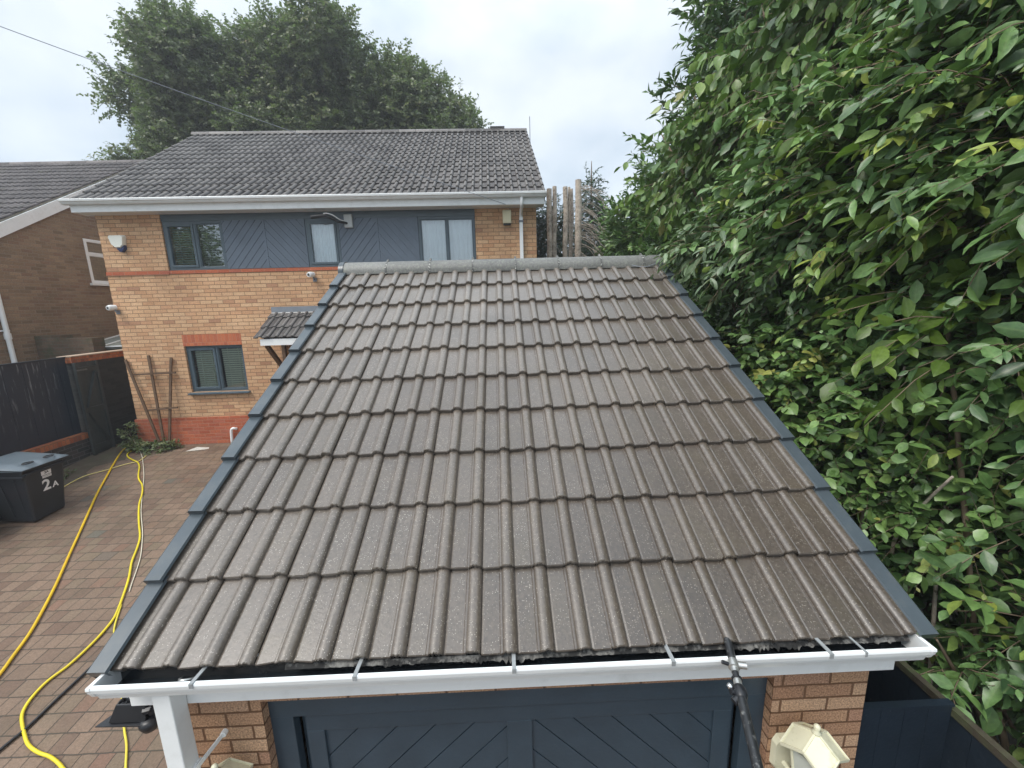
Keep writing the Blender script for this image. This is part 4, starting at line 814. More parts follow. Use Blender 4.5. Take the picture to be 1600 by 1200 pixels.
def text_on(name, body, size, y, z, mat, parent, o):
    cu = bpy.data.curves.new(name, 'FONT'); cu.body = body; cu.size = size; cu.extrude = 0.0008; cu.offset = size*0.022
    ob = bpy.data.objects.new(name, cu); S.collection.objects.link(ob)
    dg = bpy.context.evaluated_depsgraph_get(); me = bpy.data.meshes.new_from_object(ob.evaluated_get(dg)); bpy.data.objects.remove(ob)
    a, b, c = front(y, z, o), front(y+0.1, z, o), front(y, z+0.1, o); ex = (b-a).normalized(); ey = (c-a).normalized(); ez_ = ex.cross(ey)
    Mx = Matrix(((ex.x, ey.x, ez_.x, a.x), (ex.y, ey.y, ez_.y, a.y), (ex.z, ey.z, ez_.z, a.z), (0, 0, 0, 1))); me.transform(Matrix.Translation(-Vector(OFF[parent.name])) @ Mx)
    me.materials.clear(); me.materials.append(mat); r = bpy.data.objects.new(name, me); S.collection.objects.link(r); r.parent = parent; OFF[r.name] = OFF[parent.name]; return r
mb = MB()                                             # moulded ribs below the rim and on the near side
def side_pt(x, z, o=0.004): f = (z+1.62)/0.82; return Vector((x - 0.03*f*(1 if x < -5.7 else -1), 4.485 + (4.395-4.485)*f - o, z))
for x in (-5.95, -5.72, -5.55): mb.bar(side_pt(x, -1.55), side_pt(x, -0.92), 0.022, 0.012, (0, 1, 0))
mb.bar(side_pt(-6.04, -0.88), side_pt(-5.40, -0.90), 0.05, 0.03, (0, 0, 1)); mb.bar(front(4.44, -0.865, 0.012), front(4.96, -0.865, 0.012), 0.05, 0.03, (0, 0, 1)); obj('moulded_rib', mb, BIN, t, bevel=0.004)
mb = MB()
for a, b, c, d, o in ((4.635, 4.765, -0.965, -0.900, 0.006), (4.645, 4.765, -1.010, -0.972, 0.006)): mb.add([front(a, c, o), front(b, c, o), front(b, d, o), front(a, d, o)], [(0, 1, 2, 3)])
stk = obj('sticker', mb, STK, t)
text_on('sticker_print', '2A', 0.052, 4.675, -0.945, INK, stk, 0.008)
mb = MB()
for k in range(2): mb.add([front(4.655, -0.985-0.012*k, 0.008), front(4.755, -0.985-0.012*k, 0.008), front(4.755, -0.981-0.012*k, 0.008), front(4.655, -0.981-0.012*k, 0.008)], [(0, 1, 2, 3)])
obj('small_print', mb, INK, stk)
text_on('house_number', '2', 0.235, 4.625, -1.205, STK, t, 0.006); text_on('house_letter', 'A', 0.125, 4.765, -1.205, STK, t, 0.006)

# ---------------------------------------------------------------- hoses and cables on the drive
def hose(name, pts, r, mat, label, cat, k=4):
    pts = [(x, y, gz(y)+r+0.005) for x, y, z in pts]
    return tag(obj(name, MB().tube(smooth_path(pts, k), r, 8), mat, loc=pts[len(pts)//2], smooth=True), label, cat)
hose('hose', [(-6.26,7.28,0),(-6.34,7.19,0),(-6.25,6.88,0),(-5.93,6.33,0),(-5.66,5.90,0),(-5.25,5.25,0),(-4.91,4.75,0),(-4.54,4.21,0),(-4.18,3.68,0),(-3.83,3.17,0),(-3.58,2.78,0),(-3.39,2.46,0),(-3.27,2.20,0),(-3.18,2.00,0),(-3.09,1.73,0),(-3.05,1.2,0)], 0.0155, YELLOW, 'thick yellow hose running straight down the drive to the left edge', 'hose')
hose('hose', [(-6.07,6.91,0),(-6.05,6.79,0),(-5.92,6.64,0),(-5.70,6.49,0),(-5.54,6.40,0),(-5.34,6.21,0),(-5.10,5.90,0),(-4.93,5.70,0),(-4.70,5.49,0),(-4.47,5.21,0),(-4.27,4.91,0),(-4.06,4.64,0),(-3.80,4.33,0),(-3.54,4.03,0),(-3.38,3.79,0),(-3.23,3.53,0),(-3.11,3.36,0),(-3.01,3.22,0),(-2.89,3.03,0),(-2.72,2.74,0),(-2.65,2.59,0),(-2.61,2.40,0),(-2.60,2.21,0),(-2.61,2.06,0),(-2.65,1.92,0),(-2.64,1.79,0),(-2.60,1.68,0),(-2.53,1.59,0),(-2.38,1.47,0),(-2.25,1.38,0),(-2.11,1.32,0),(-1.97,1.28,0),(-1.80,1.20,0),(-1.61,1.07,0),(-1.4,0.7,0)], 0.0125, plain('bright_yellow_hose', (0.72, 0.58, 0.03), 0.4, 0.15, 3), 'yellow hose winding down the drive with a looping bend near the garage corner', 'hose')
hose('hose', [(-6.15,4.9,0),(-6.08,5.11,0),(-6.07,5.30,0),(-6.08,5.50,0),(-6.08,5.88,0),(-5.87,6.10,0),(-5.70,6.31,0),(-5.54,6.43,0),(-5.57,6.62,0),(-5.58,6.67,0)], 0.009, PALEY, 'thin pale yellow hose crossing under the thick one behind the bin', 'hose')
hose('cable', [(-6.3,7.2,0),(-6.07,7.06,0),(-5.65,6.65,0),(-5.42,6.39,0),(-5.02,5.92,0),(-4.65,5.45,0),(-4.33,5.03,0),(-4.04,4.66,0),(-3.62,4.17,0),(-3.39,3.88,0),(-3.19,3.61,0),(-3.04,3.37,0),(-2.90,3.13,0),(-2.82,3.00,0)], 0.006, plain('pale_cream_cable', (0.62, 0.58, 0.46), 0.5, 0.1), 'thin cream cable lying beside the winding yellow hose', 'cable')
hose('hose', [(-2.74,2.80,0),(-2.58,2.54,0),(-2.47,2.40,0),(-2.27,2.19,0),(-2.03,1.95,0),(-1.84,1.76,0),(-1.71,1.62,0),(-1.56,1.46,0),(-1.44,1.34,0),(-1.31,1.18,0),(-1.20,1.06,0),(-1.1,0.8,0)], 0.0085, plain('thin_yellow_hose', (0.66, 0.56, 0.06), 0.45, 0.15, 3), 'thin yellow hose passing behind the black floodlight', 'hose')
hose('cable', [(-2.37,2.36,0),(-2.37,2.03,0),(-2.39,1.75,0),(-2.40,1.53,0),(-2.44,1.35,0),(-2.45,1.23,0),(-2.46,0.9,0)], 0.012, BLACK, 'straight black cable lying on the paving near the garage corner', 'cable')
t = tag(obj('rubble', MB().add([(-4.93, 6.84, gz(6.84)), (-4.80, 6.98, gz(7)), (-4.55, 7.0, gz(7)), (-4.50, 6.93, gz(6.9)), (-4.72, 6.86, gz(6.9)), (-4.74, 6.93, gz(6.9)+0.05)], [(0, 4, 5), (4, 3, 5), (3, 2, 5), (2, 1, 5), (1, 0, 5)]), plain('white_spilt_plaster', (0.50, 0.47, 0.42), 0.9, 0.2, 20, bump=0.7), loc=(-4.72, 6.93, gz(6.9))), 'small pale heap of plaster at the foot of the red plinth', 'rubble')
t = thing('plant_pot', 'terracotta pot with white flower cut off by the left edge', 'plant pot', (-5.85, 4.1, -1.7))
mb = MB(); mb.lathe([(0.13, -1.70), (0.19, -1.38), (0.215, -1.38), (0.215, -1.32), (0.19, -1.32), (0.17, -1.36)], (-5.86, 4.13, 0), 20); obj('pot', mb, plain('terracotta', (0.20, 0.055, 0.030), 0.8, 0.2), t, smooth=True, auto=40)

# ---------------------------------------------------------------- foliage
T8v = np.array([(0,0,0), (-.36,.22,.05), (0,.24,-.01), (.36,.22,.05), (-.5,.5,.05), (0,.52,-.02), (.5,.5,.05), (-.30,.8,.0), (0,.82,-.05), (.30,.8,.0), (0,1,-.13)], float)
T8f = [(0,2,1), (0,3,2), (1,2,5,4), (2,3,6,5), (4,5,8,7), (5,6,9,8), (7,8,10), (8,9,10)]
T4v = np.array([(0,0,0), (-.5,.48,.09), (0,.5,-.02), (.5,.48,.09), (0,1,-.1)], float); T4f = [(0,2,1), (0,3,2), (1,2,4), (2,3,4)]
TNv = np.array([(0,0,0), (-.5,.4,.03), (.5,.4,.03), (0,1,-.05)], float); TNf = [(0,2,1), (1,2,3)]
def leaves_mesh(pos, ax, nr, L, wr, tint, tv, tf):
    ax = ax/np.linalg.norm(ax, axis=1, keepdims=True); sd = np.cross(ax, nr); sd /= (np.linalg.norm(sd, axis=1, keepdims=True)+1e-9); nr = np.cross(sd, ax)
    n, m = len(pos), len(tv); L = L[:, None, None]; wr = wr[:, None, None]
    V = pos[:, None, :] + ax[:, None, :]*tv[None, :, 1:2]*L + sd[:, None, :]*tv[None, :, 0:1]*L*wr + nr[:, None, :]*tv[None, :, 2:3]*L
    lt = np.array([len(f) for f in tf]); fl = np.concatenate([np.array(f) for f in tf])
    idx = (np.arange(n)[:, None]*m + fl[None, :]).ravel(); tot = np.tile(lt, n)
    return V.reshape(-1, 3), idx, tot, np.repeat(tint, m), np.tile(np.abs(tv[:, 0])*2, n)
def mesh_np(name, V, idx, tot, tint, *rest):
    rib, mat, parent = rest if len(rest) == 3 else (None, *rest)
    me = bpy.data.meshes.new(name); off = np.array(OFF[parent.name]) if parent else np.zeros(3)
    me.vertices.add(len(V)); me.vertices.foreach_set('co', (V-off).astype(np.float32).ravel()); me.loops.add(len(idx)); me.loops.foreach_set('vertex_index', idx.astype(np.int32))
    me.polygons.add(len(tot)); st_ = np.concatenate([[0], np.cumsum(tot)[:-1]]); me.polygons.foreach_set('loop_start', st_.astype(np.int32)); me.polygons.foreach_set('loop_total', tot.astype(np.int32))
    me.polygons.foreach_set('use_smooth', np.ones(len(tot), bool))
    a = me.attributes.new('tint', 'FLOAT', 'POINT'); a.data.foreach_set('value', np.clip(tint, 0, 1).astype(np.float32)); 
    if rib is not None: a = me.attributes.new('rib', 'FLOAT', 'POINT'); a.data.foreach_set('value', rib.astype(np.float32))
    me.update(); me.validate(); me.materials.append(mat)
    o = bpy.data.objects.new(name, me); S.collection.objects.link(o)
    if parent: o.parent = parent; OFF[o.name] = OFF[parent.name]
    return o
def unit(v): return v/(np.linalg.norm(v, axis=1, keepdims=True)+1e-9)
def sprays(lobes, leafL, wr, nleaf, twig, droop=0.25, up=0.25, ang=55, out=1.0, bias=(0, 0, 0), lvar=0.25, shell=2.6, tbase=0.45, tvar=0.12, lobevar=0.10, flat=0.75, hang=0.15, tl=0.0):
    """lobes: (x,y,z,rx,ry,rz,n). Leaves set along twigs that grow out of each lobe. Returns leaf arrays and twig lines."""
    PO, AX, NR, LL, TT, TW = [], [], [], [], [], []
    for lb in lobes:
        if len(lb) == 5: x, y, z, r, n = lb; rx = ry = rz = r
        else: x, y, z, rx, ry, rz, n = lb
        n = int(n); u = unit(RNG.normal(size=(n, 3))); rad = RNG.random(n)**(1/shell); R = np.array([rx, ry, rz])
        # an uneven outline: the radius varies with direction
        ph = RNG.random(6)*6.28
        wob = 1 + 0.16*np.sin(3*u[:, 0]+ph[0]+2*u[:, 1]) + 0.14*np.sin(5*u[:, 2]+ph[1]+3*u[:, 0]) + 0.10*np.sin(7*u[:, 1]+ph[2])
        b = np.array([x, y, z]) + u*R*(rad*wob)[:, None]
        d = unit(u*out + np.array([0, 0, up]) + np.array(bias) + RNG.normal(size=(n, 3))*0.45)
        tw = twig*(0.6+0.8*RNG.random(n)); lt = tbase + RNG.normal()*lobevar + RNG.normal(size=n)*tvar*1.0
        t = (np.arange(nleaf)+0.6)/nleaf; g = np.array([0, 0, -1.0])
        pos = b[:, None, :] + d[:, None, :]*(tw[:, None]*t[None])[..., None] + g*(droop*tw[:, None]*(t**2)[None])[..., None]
        tan = unit((d[:, None, :] + g*(2*droop*t)[None, :, None]).reshape(-1, 3)).reshape(n, nleaf, 3)
        sv = unit(np.cross(tan.reshape(-1, 3), np.array([0, 0, 1.0]) + RNG.normal(size=(n*nleaf, 3))*0.3)).reshape(n, nleaf, 3)
        sg = np.where(np.arange(nleaf) % 2 == 0, 1.0, -1.0)[None, :, None]
        a = np.radians(ang)*(1 - 0.6*(t == t[-1]))[None, :, None]
        ax = tan*np.cos(a) + sv*sg*np.sin(a) + g*hang + RNG.normal(size=(n, nleaf, 3))*0.34
        nn_ = np.array([0, 0, flat]) + RNG.normal(size=(n, nleaf, 3))*0.52 + u[:, None, :]*0.35
        LL.append((leafL*(1+lvar*RNG.normal(size=(n, nleaf))).clip(0.45, 1.6)*(0.75+0.35*np.sin(np.pi*t))[None]).ravel())
        PO.append(pos.reshape(-1, 3)); AX.append(unit(ax.reshape(-1, 3))); NR.append(unit(nn_.reshape(-1, 3))); TT.append((np.repeat(lt, nleaf) + RNG.normal(size=n*nleaf)*0.10 + tl*np.tile(t, n)))
        TW.append(np.stack([b, b+d*(tw*0.5)[:, None]+g*(droop*tw*0.25)[:, None], b+d*tw[:, None]+g*(droop*tw)[:, None]], 1))
    PO, AX, NR, LL, TT = map(np.concatenate, (PO, AX, NR, LL, TT))
    return PO, AX, NR, LL, np.full(len(LL), wr)*(1+0.12*RNG.normal(size=len(LL))), TT, np.concatenate(TW)
def twig_mesh(TW, r, mat, parent, name='twigs'):
    n = len(TW); d = unit(TW[:, 2]-TW[:, 0]); s1 = unit(np.cross(d, np.array([0.3, 0.2, 0.9]))); s2 = np.cross(d, s1); V = []
    for k, rr in ((0, 1.0), (1, 0.8), (2, 0.35)):
        for j in range(3):
            a = 2.0944*j; V.append(TW[:, k] + (s1*math.cos(a)+s2*math.sin(a))*r*rr)
    V = np.stack(V, 1).reshape(-1, 3); f = np.array([(k*3+j, k*3+(j+1) % 3, (k+1)*3+(j+1) % 3, (k+1)*3+j) for k in range(2) for j in range(3)]).ravel()
    return mesh_np(name, V, (np.arange(n)[:, None]*9 + f[None]).ravel(), np.full(n*6, 4), np.full(len(V), 0.5), mat, parent)
def limbs(mb, root, lobes, r, bend=0.25, n=5, tops=None):
    """tapered trunk and limbs from a root point into each lobe"""
    root = Vector(root)
    for lb in lobes:
        c = Vector(lb[:3]); m = root.lerp(c, 0.45) + Vector((random.gauss(0, bend), random.gauss(0, bend), 0)); m.x, m.y = root.x + (m.x-root.x)*0.6, root.y + (m.y-root.y)*0.6
        pts = smooth_path([root, m, c, c + (c-m)*0.25], 4); k = len(pts)
        mb.tube(pts, [max(0.006, r*(1-0.85*i/(k-1))) for i in range(k)], n)
    return mb
def plant(name, label, cat, root, lobes, mat, leafL, wr, nleaf, twig, tmpl=(T8v, T8f), stem_r=0.03, twig_r=0.004, stem_mat=None, group=None, stems=True, extra=None, **kw):
    t = thing(name, label, cat, root, 0, group)
    po, ax, nr, LL, WW, TT, TW = sprays(lobes, leafL, wr, nleaf, twig, **kw)
    mesh_np('foliage', *leaves_mesh(po, ax, nr, LL, WW, TT, *tmpl), mat, t)
    if twig_r: twig_mesh(TW, twig_r, stem_mat or TWIG, t)['kind'] = 'stuff'
    if stems: obj('stem', limbs(MB(), root, lobes, stem_r), stem_mat or TWIG, t, smooth=True)
    return t
LAUREL = leaf_mat('laurel_leaf', [(0.0, (0.018, 0.046, 0.018)), (0.4, (0.052, 0.116, 0.036)), (0.75, (0.118, 0.227, 0.061)), (1.0, (0.243, 0.36, 0.106))], 0.38)
DROOP = leaf_mat('drooping_leaf', [(0.0, (0.043, 0.098, 0.023)), (0.5, (0.107, 0.197, 0.042)), (0.85, (0.189, 0.28, 0.058)), (1.0, (0.283, 0.26, 0.088))], 0.42)
BIGL = leaf_mat('broad_leaf', [(0.0, (0.03, 0.069, 0.025)), (0.45, (0.084, 0.166, 0.055)), (0.8, (0.158, 0.283, 0.082)), (1.0, (0.294, 0.36, 0.067))], 0.42)
SMALL = leaf_mat('small_mottled_leaf', [(0.0, (0.043, 0.102, 0.029)), (0.5, (0.119, 0.224, 0.062)), (0.85, (0.205, 0.333, 0.095)), (1.0, (0.342, 0.36, 0.09))], 0.42)
OAKL = leaf_mat('oak_leaf', [(0.0, (0.095, 0.120, 0.070)), (0.5, (0.165, 0.190, 0.100)), (0.85, (0.22, 0.22, 0.11)), (1.0, (0.25, 0.20, 0.12))], 0.5, 0.38)
CONIF = leaf_mat('conifer_needle', [(0.0, (0.020, 0.048, 0.030)), (0.5, (0.040, 0.085, 0.050)), (1.0, (0.075, 0.125, 0.065))], 0.55, 0.15)
WEED = leaf_mat('weed_leaf', [(0.0, (0.050, 0.080, 0.025)), (0.5, (0.115, 0.155, 0.05)), (0.9, (0.18, 0.20, 0.08)), (1.0, (0.30, 0.28, 0.14))], 0.5)
# oak far behind the house
OL = [(-12.6,10.0,1.2),(-10.9,11.5,1.45),(-12.2,8.8,1.15),(-10.0,10.4,1.9),(-10.5,8.8,1.5),(-8.06,10.88,1.7),(-8.33,9.08,1.5),(-6.28,11.3,1.45),(-4.54,11.38,1.5),(-5.98,9.73,1.95),(-3.72,9.69,1.95),(-2.3,9.9,1.4),(-1.3,9.6,1.2),(-1.76,8.74,1.5),(-0.19,9.18,1.1),(0.42,8.47,0.85),(-4.11,8.31,1.25),(-11.9,7.8,1.1),(-9.6,11.2,1.2),(-5.0,12.2,0.9),(-10.3,12.4,.85),(-12.6,7.0,.9),(-10.2,7.4,1.2),(-7.2,7.8,1.3),(-5.6,7.6,1.2),(-2.6,7.6,1.3),(-.4,7.7,1.0)]
ol = [(x, 17+random.uniform(-1.2, 1.8), z, r*0.78, r*0.9, r*0.74, int(290*r*r)) for x, z, r in OL]
t = thing('oak_tree', 'large spreading oak tree with olive crown behind the house roof', 'tree', (-6.4, 17.5, -1.4))
ol += [(-6.2, 17.6, 9.0, 5.6, 2.2, 2.0, 2300), (-9.6, 17.6, 9.2, 3.2, 2.0, 2.0, 1100), (-2.6, 17.6, 8.8, 2.8, 1.9, 1.7, 900), (-7.4, 17.5, 11.5, 1.3, 1.2, 0.9, 420), (-5.5, 17.6, 10.6, 3.6, 1.6, 1.3, 1000), (-8.6, 17.6, 10.8, 3.0, 1.6, 1.3, 800), (-3.0, 17.6, 10.2, 1.8, 1.4, 1.2, 350)]
po, ax, nr, LL, WW, TT, TW = sprays(ol, 0.125, 0.66, 13, 0.52, droop=0.15, up=0.3, ang=60, shell=2.3, tbase=0.45, tvar=0.14, lobevar=0.08, flat=0.7)
mesh_np('crown', *leaves_mesh(po, ax, nr, LL, WW, TT, T4v, T4f), OAKL, t)
twig_mesh(TW, 0.008, OAKBARK, t)['kind'] = 'stuff'
obj('trunk', MB().tube([(-6.4, 17.5, -1.5), (-6.45, 17.5, 2), (-6.4, 17.4, 6.2)], [0.62, 0.48, 0.40], 12), OAKBARK, t, smooth=True)
obj('limb', limbs(MB(), (-6.4, 17.4, 5.6), [q_ for q_ in ol if q_[2] < 10.6 and -11.5 < q_[0] < -0.5], 0.20, 0.5, 6), OAKBARK, t, smooth=True)
# cut conifer trunks behind the right end of the house
sx = [(2.955, 9.42, 4.16, 0.072, 'leftmost dead conifer trunk, standing closest to the house gutter'), (3.10, 9.52, 4.24, 0.056, 'slim dead trunk second from the house, with peeling bark'), (3.36, 9.50, 4.22, 0.062, 'dead conifer trunk standing alone in the middle of the row'),
      (3.475, 9.60, 4.24, 0.032, 'thinnest dead trunk, tucked left of the tallest one'), (3.55, 9.70, 4.22, 0.045, 'dead trunk mostly hidden behind the tallest one'), (3.68, 9.45, 4.36, 0.082, 'tallest and thickest dead trunk, with bare branches hanging to the right')]
for x, y, z, r, lb in sx:
    t = thing('dead_trunk', lb, 'tree trunk', (x, y, -1.36), 0, 'topped conifer trunks beside the house')
    pts = [(x+random.gauss(0, 0.012), y, -1.36 + (z+1.36)*k/8) for k in range(8)] + [(x, y, z)]
    obj('trunk', MB().tube(pts, [r*1.12*(1-0.022*k)*(1+random.gauss(0, .07)) for k in range(9)], 9), BARK, t, smooth=True, auto=60)
    nb_ = 64 if r > 0.08 else 9
    for k in range(nb_):
        zz = random.uniform(2.1, z-0.15); l = random.uniform(0.5, 1.25) if r > 0.08 else random.uniform(0.10, 0.28); a = random.uniform(-0.8, 0.35) if r > 0.08 else random.uniform(-2.6, -0.4)
        dx, dy = math.cos(a)*l, math.sin(a)*l*0.6; mb = MB()
        k1, k2 = random.uniform(-0.25, 0.12)*l, random.uniform(-1.25, -0.05)*l; j1 = random.gauss(0, 0.06)
        mb.tube(smooth_path([(x, y, zz), (x+dx*0.3+j1, y+dy*0.35, zz+k1), (x+dx*0.7, y+dy*0.75, zz+k1+k2*0.4), (x+dx*random.uniform(0.75, 1.05), y+dy, zz+k1+k2)], 3), [0.009, 0.009, 0.008, 0.007, 0.007, 0.006, 0.005, 0.005, 0.004, 0.003], 5)
        obj('bare_branch', mb, DEADTW, t, smooth=True)
# conifers near the trunks
CL = [(4.25,10.6,4.35,.16,.2,.5,90),(4.3,10.6,3.7,.42,.5,.5,260),(4.3,10.7,3.0,.75,.6,.6,420),(4.2,10.5,2.1,.9,.6,.8,420)]
plant('conifer', 'blue green conifer with pointed top right of the dead trunks', 'conifer', (4.25, 10.6, -1.36), CL, CONIF, 0.085, 0.3, 14, 0.34, tmpl=(TNv, TNf), stem_r=0.05, droop=0.3, up=0.15, ang=40, shell=1.9)
plant('conifer', 'dark conifer in the gap between house corner and dead trunks', 'conifer', (3.0, 12.0, -1.36), [(3.25,11.6,3.75,.55,.3,.55,420),(2.9,12.0,3.2,.8,.6,.8,500),(3.2,12.0,2.0,1.0,.6,.9,500),(3.7,12.2,2.9,.7,.5,.7,300)], CONIF, 0.085, 0.3, 14, 0.34, tmpl=(TNv, TNf), stem_r=0.05, droop=0.3, up=0.1, ang=40, shell=1.7, tbase=0.25)
GR = 'shrubs and trees along the right side of the garage'
plant('laurel', 'glossy laurel bush at the far end of the garage, below the sky', 'shrub', (5.0, 7.6, -1.36), [(5.0,9.3,2.3,.8,520),(4.95,7.8,2.9,.85,.9,.9,620),(4.9,7.5,1.4,.9,520),(5.35,6.5,3.6,.85,.9,.9,680),(5.05,6.3,2.1,.9,620),(5.0,6.2,.6,1.0,420),(6.2,7.2,2.6,1.2,500)], LAUREL, 0.15, 0.34, 10, 0.34, tmpl=(T4v, T4f), group=GR, droop=0.05, up=0.55, ang=42, tbase=0.55, lobevar=0.06, flat=0.6, tl=0.12)
plant('laurel', 'tall dark laurel rising past the top edge beside the ridge end', 'shrub', (5.3, 4.8, -1.4), [(5.55,5.3,5.5,.95,620),(5.25,4.95,4.1,.9,620),(5.35,4.8,2.7,.95,620),(5.1,4.4,1.3,.85,560),(5.2,4.3,0.0,.95,360),(6.4,4.2,5.2,1.2,480),(6.4,4.2,3.2,1.3,480),(6.3,4.0,1.2,1.3,420),(5.9,3.4,4.9,1.0,420)], LAUREL, 0.145, 0.34, 10, 0.36, tmpl=(T4v, T4f), group=GR, stem_r=0.04, droop=0.08, up=0.45, ang=45, tbase=0.36, lobevar=0.09, tl=0.1)
plant('drooping_tree', 'tree with hanging oval yellowing leaves overhanging the laurels', 'tree', (5.6, 2.6, -1.5), [(4.55,3.15,3.55,.60,.55,.30,100),(4.2,3.65,3.15,.30,.35,.20,40),(4.0,3.95,2.85,.15,.20,.12,12),(4.95,2.35,3.95,.8,.7,.45,220),(5.4,1.6,4.0,1.0,.8,.6,240),(4.65,2.5,3.05,.5,.5,.25,70)], DROOP, 0.135, 0.50, 11, 0.55, group=GR, stem_r=0.040, droop=0.45, up=0.05, ang=50, bias=(-0.8, 0.35, 0), hang=0.75, tbase=0.5, tvar=0.18, flat=0.45)
plant('broad_leaved_shrub', 'broad leaved shrub filling the upper right corner', 'shrub', (4.9, 1.3, -1.6), [(4.55,1.7,2.3,.70,780),(4.3,2.4,2.15,.45,300),(4.9,1.0,2.9,.8,740),(4.55,.8,2.1,.55,480),(4.9,.55,1.3,.65,440),(5.4,1.4,2.4,1.0,480),(5.4,2.4,1.8,1.0,480),(4.75,2.0,1.5,.5,260)], BIGL, 0.104, 0.42, 11, 0.42, group=GR, stem_r=0.035, droop=0.30, up=0.1, ang=48, bias=(-0.75, 0.25, 0.1), hang=0.30, tbase=0.48, tvar=0.20, lobevar=0.14, flat=0.65, lvar=0.35)
plant('broad_leaved_shrub', 'bright yellow green spray of large leaves at the right edge', 'shrub', (4.9, .8, -1.7), [(4.15,1.0,2.0,.22,.25,.12,26),(4.3,.8,1.95,.22,.25,.14,30),(4.3,.75,1.25,.25,.25,.25,22),(4.2,1.2,2.55,.2,.3,.2,16)], leaf_mat('yellow_green_leaf', [(0.0, (0.054, 0.1, 0.022)), (0.5, (0.105, 0.18, 0.028)), (1.0, (0.189, 0.28, 0.045))], 0.42, 0.4), 0.140, 0.48, 8, 0.42, group=GR, stem_r=0.02, droop=0.30, up=0.15, ang=45, bias=(-0.9, 0.3, 0.0), hang=0.15, tbase=0.5, tvar=0.18, flat=0.85)
plant('arching_branch', 'arching pale leaved branch reaching over the ridge end of the garage', 'shrub', (4.7, 2.4, -1.6), [(3.85,2.85,1.92,.26,.30,.16,40),(4.05,2.45,1.85,.35,.35,.2,70),(4.4,2.3,1.75,.4,.4,.3,100)], leaf_mat('pale_sheen_leaf', [(0.0, (0.075, 0.119, 0.068)), (0.5, (0.144, 0.212, 0.118)), (1.0, (0.225, 0.305, 0.158))], 0.36, 0.2), 0.125, 0.36, 9, 0.42, group=GR, stem_r=0.02, droop=0.35, up=0.05, ang=45, bias=(-0.9, 0.4, 0), hang=0.3, tbase=0.5, flat=0.9)
plant('small_leaved_shrub', 'shrub with small round pale mottled leaves beside the roof edge', 'shrub', (4.6, 1.5, -1.7), [(4.3,1.9,.80,.45,260),(4.15,2.25,.95,.25,90),(4.4,1.35,.35,.50,260),(4.65,2.0,.2,.50,170),(4.75,1.2,-.25,.50,150),(4.85,1.4,.9,.55,240),(4.55,.9,.75,.45,190),(4.45,1.25,1.35,.42,200),(4.4,.85,.1,.30,90)], SMALL, 0.070, 0.66, 11, 0.32, tmpl=(T8v, T8f), group=GR, stem_r=0.018, droop=0.25, up=0.15, ang=62, bias=(-0.4, 0, 0), tbase=0.5, tvar=0.22, lobevar=0.14, flat=0.8, hang=0.2, twig_r=0.0025, lvar=0.4)
plant('laurel', 'low dark laurel growing between garage verge and the pale mottled shrub', 'shrub', (4.7, 3.1, -1.6), [(4.55,3.05,.6,.65,420),(4.3,2.55,.05,.5,340),(4.3,2.0,-.2,.4,200),(4.9,3.4,-.3,.7,300),(5.2,2.6,.7,.8,360),(5.3,1.9,-.4,.9,360)], LAUREL, 0.12, 0.34, 10, 0.32, group=GR, droop=0.1, up=0.4, ang=48, tbase=0.28, lobevar=0.06)
plant('broad_leaved_shrub', 'glossy shrub in the lower right corner above the fence rail', 'shrub', (4.9, .5, -1.9), [(4.75,.35,-.45,.42,120),(4.95,.1,-1.0,.55,130),(4.75,.75,-1.1,.36,50),(4.95,.5,.45,.55,210),(5.6,.8,-.3,.9,160),(4.22,.55,-.72,.14,14)], BIGL, 0.105, 0.48, 8, 0.32, group=GR, stem_r=0.025, droop=0.25, up=0.2, ang=52, bias=(-0.4, 0, 0.1), tbase=0.40, tvar=0.20, hang=0.25, lvar=0.35)
plant('hedge', 'dark deep hedge filling the background of the right side', 'hedge', (6.6, 1.5, -1.6), [(6.6,2.6,3.2,1.3,380),(6.5,1.0,2.2,1.4,420),(6.4,2.4,.6,1.3,360),(6.5,.6,.0,1.3,300),(6.6,.0,3.6,1.4,360),(6.4,-.6,1.4,1.2,260),(6.6,3.6,-.4,1.2,260)], LAUREL, 0.17, 0.42, 9, 0.42, tmpl=(T4v, T4f), group=GR, stem_r=0.05, tbase=0.15, up=0.2, droop=0.2)
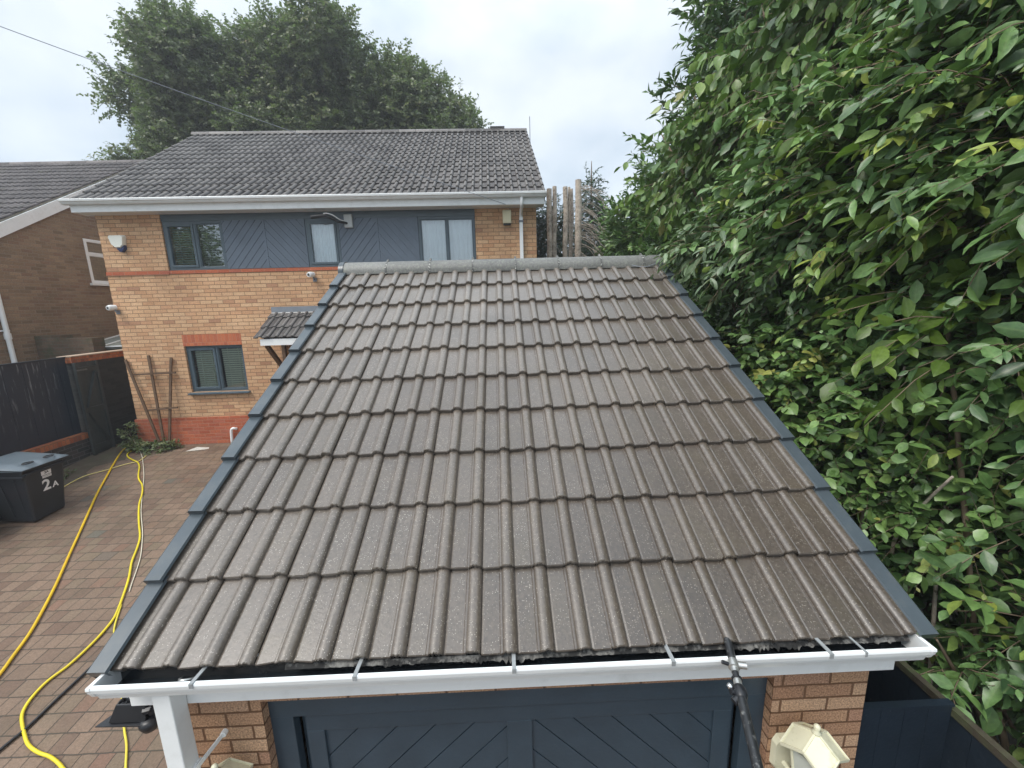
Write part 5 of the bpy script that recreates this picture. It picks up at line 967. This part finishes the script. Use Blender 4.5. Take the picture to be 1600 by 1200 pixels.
# bare inner stems seen among the leaves
for pts, lb in zip(([(4.30, 1.30, -1.7), (4.22, 1.22, -0.2), (4.20, 1.18, 0.35), (4.16, 1.02, 0.95)], [(4.35, 0.95, -1.8), (4.30, 1.05, -0.4), (4.20, 0.85, 0.05), (4.12, 0.62, 0.40)], [(4.5, .78, -1.8), (4.40, .80, -0.8), (4.36, .82, -0.2), (4.42, .9, 0.4)], [(4.55, 3.6, -1.7), (4.50, 3.5, 0.6), (4.42, 3.4, 1.5), (4.35, 3.5, 2.2)]),
    ('thin brown stem rising through the pale mottled shrub', 'brown stem slanting up to the right across the pale mottled shrub', 'dark upright stem near the lower right corner', 'greyish bare stem behind the ridge end of the garage')):
    x, y = pts[0][:2]; pts = smooth_path(pts, 5)
    tag(obj('bare_stem', MB().tube(pts, [0.015*(1-0.55*i/(len(pts)-1)) for i in range(len(pts))], 7), BARK, loc=(x, y, -1.7), smooth=True), lb, 'stem', 'bare stems inside the right hedge')
# weeds
plant('weed', 'spiky green weed at the house corner beside the trellis foot', 'weed', (-6.15, 7.08, -1.37), [(-6.15,7.04,-1.08,.08,.08,.24,40),(-6.0,6.98,-1.32,.28,.14,.04,60),(-5.55,6.97,-1.33,.40,.12,.03,90)], WEED, 0.065, 0.42, 9, 0.16, tmpl=(T4v, T4f), stem_r=0.008, up=0.6, droop=0.3, twig_r=0.003, tbase=0.5, tvar=0.2)
plant('weed', 'small green tuft on the earth strip beside the low wall', 'weed', (-6.45, 5.6, -1.53), [(-6.5,5.75,-1.49,.16,.22,.04,40),(-6.45,5.4,-1.50,.10,.12,.04,20)], WEED, 0.06, 0.4, 7, 0.12, tmpl=(T4v, T4f), stems=False, up=0.6, droop=0.3, tbase=0.35)

plant('garden_tree', 'tree seen only as a reflection in the left upper window', 'tree', (-13.5, -6.5, -2.4), [(-12.6,-4.6,3.6,1.5,260),(-14.2,-6.6,4.6,1.9,420),(-15.5,-7.6,6.0,2.0,420),(-13.6,-6.0,2.2,1.7,300),(-16.5,-9.5,8.5,1.3,120)], OAKL, 0.19, 0.62, 10, 0.7, tmpl=(T4v, T4f), stem_r=0.14, stem_mat=OAKBARK, twig_r=0.01, shell=2.0)

HZ = bpy.data.materials.new('air'); HZ.use_nodes = True; HZ.node_tree.nodes.remove(HZ.node_tree.nodes['Principled BSDF'])
pv = HZ.node_tree.nodes.new('ShaderNodeVolumePrincipled'); pv.inputs['Density'].default_value = 0.0030; pv.inputs['Color'].default_value = (0.93, 0.96, 1.0, 1); pv.inputs['Anisotropy'].default_value = 0.2
HZ.node_tree.links.new(pv.outputs[0], HZ.node_tree.nodes['Material Output'].inputs['Volume'])
tag(obj('haze', MB().box(-90, 90, -70, 90, -4.2, 18.0), HZ), None, None, kind='stuff')
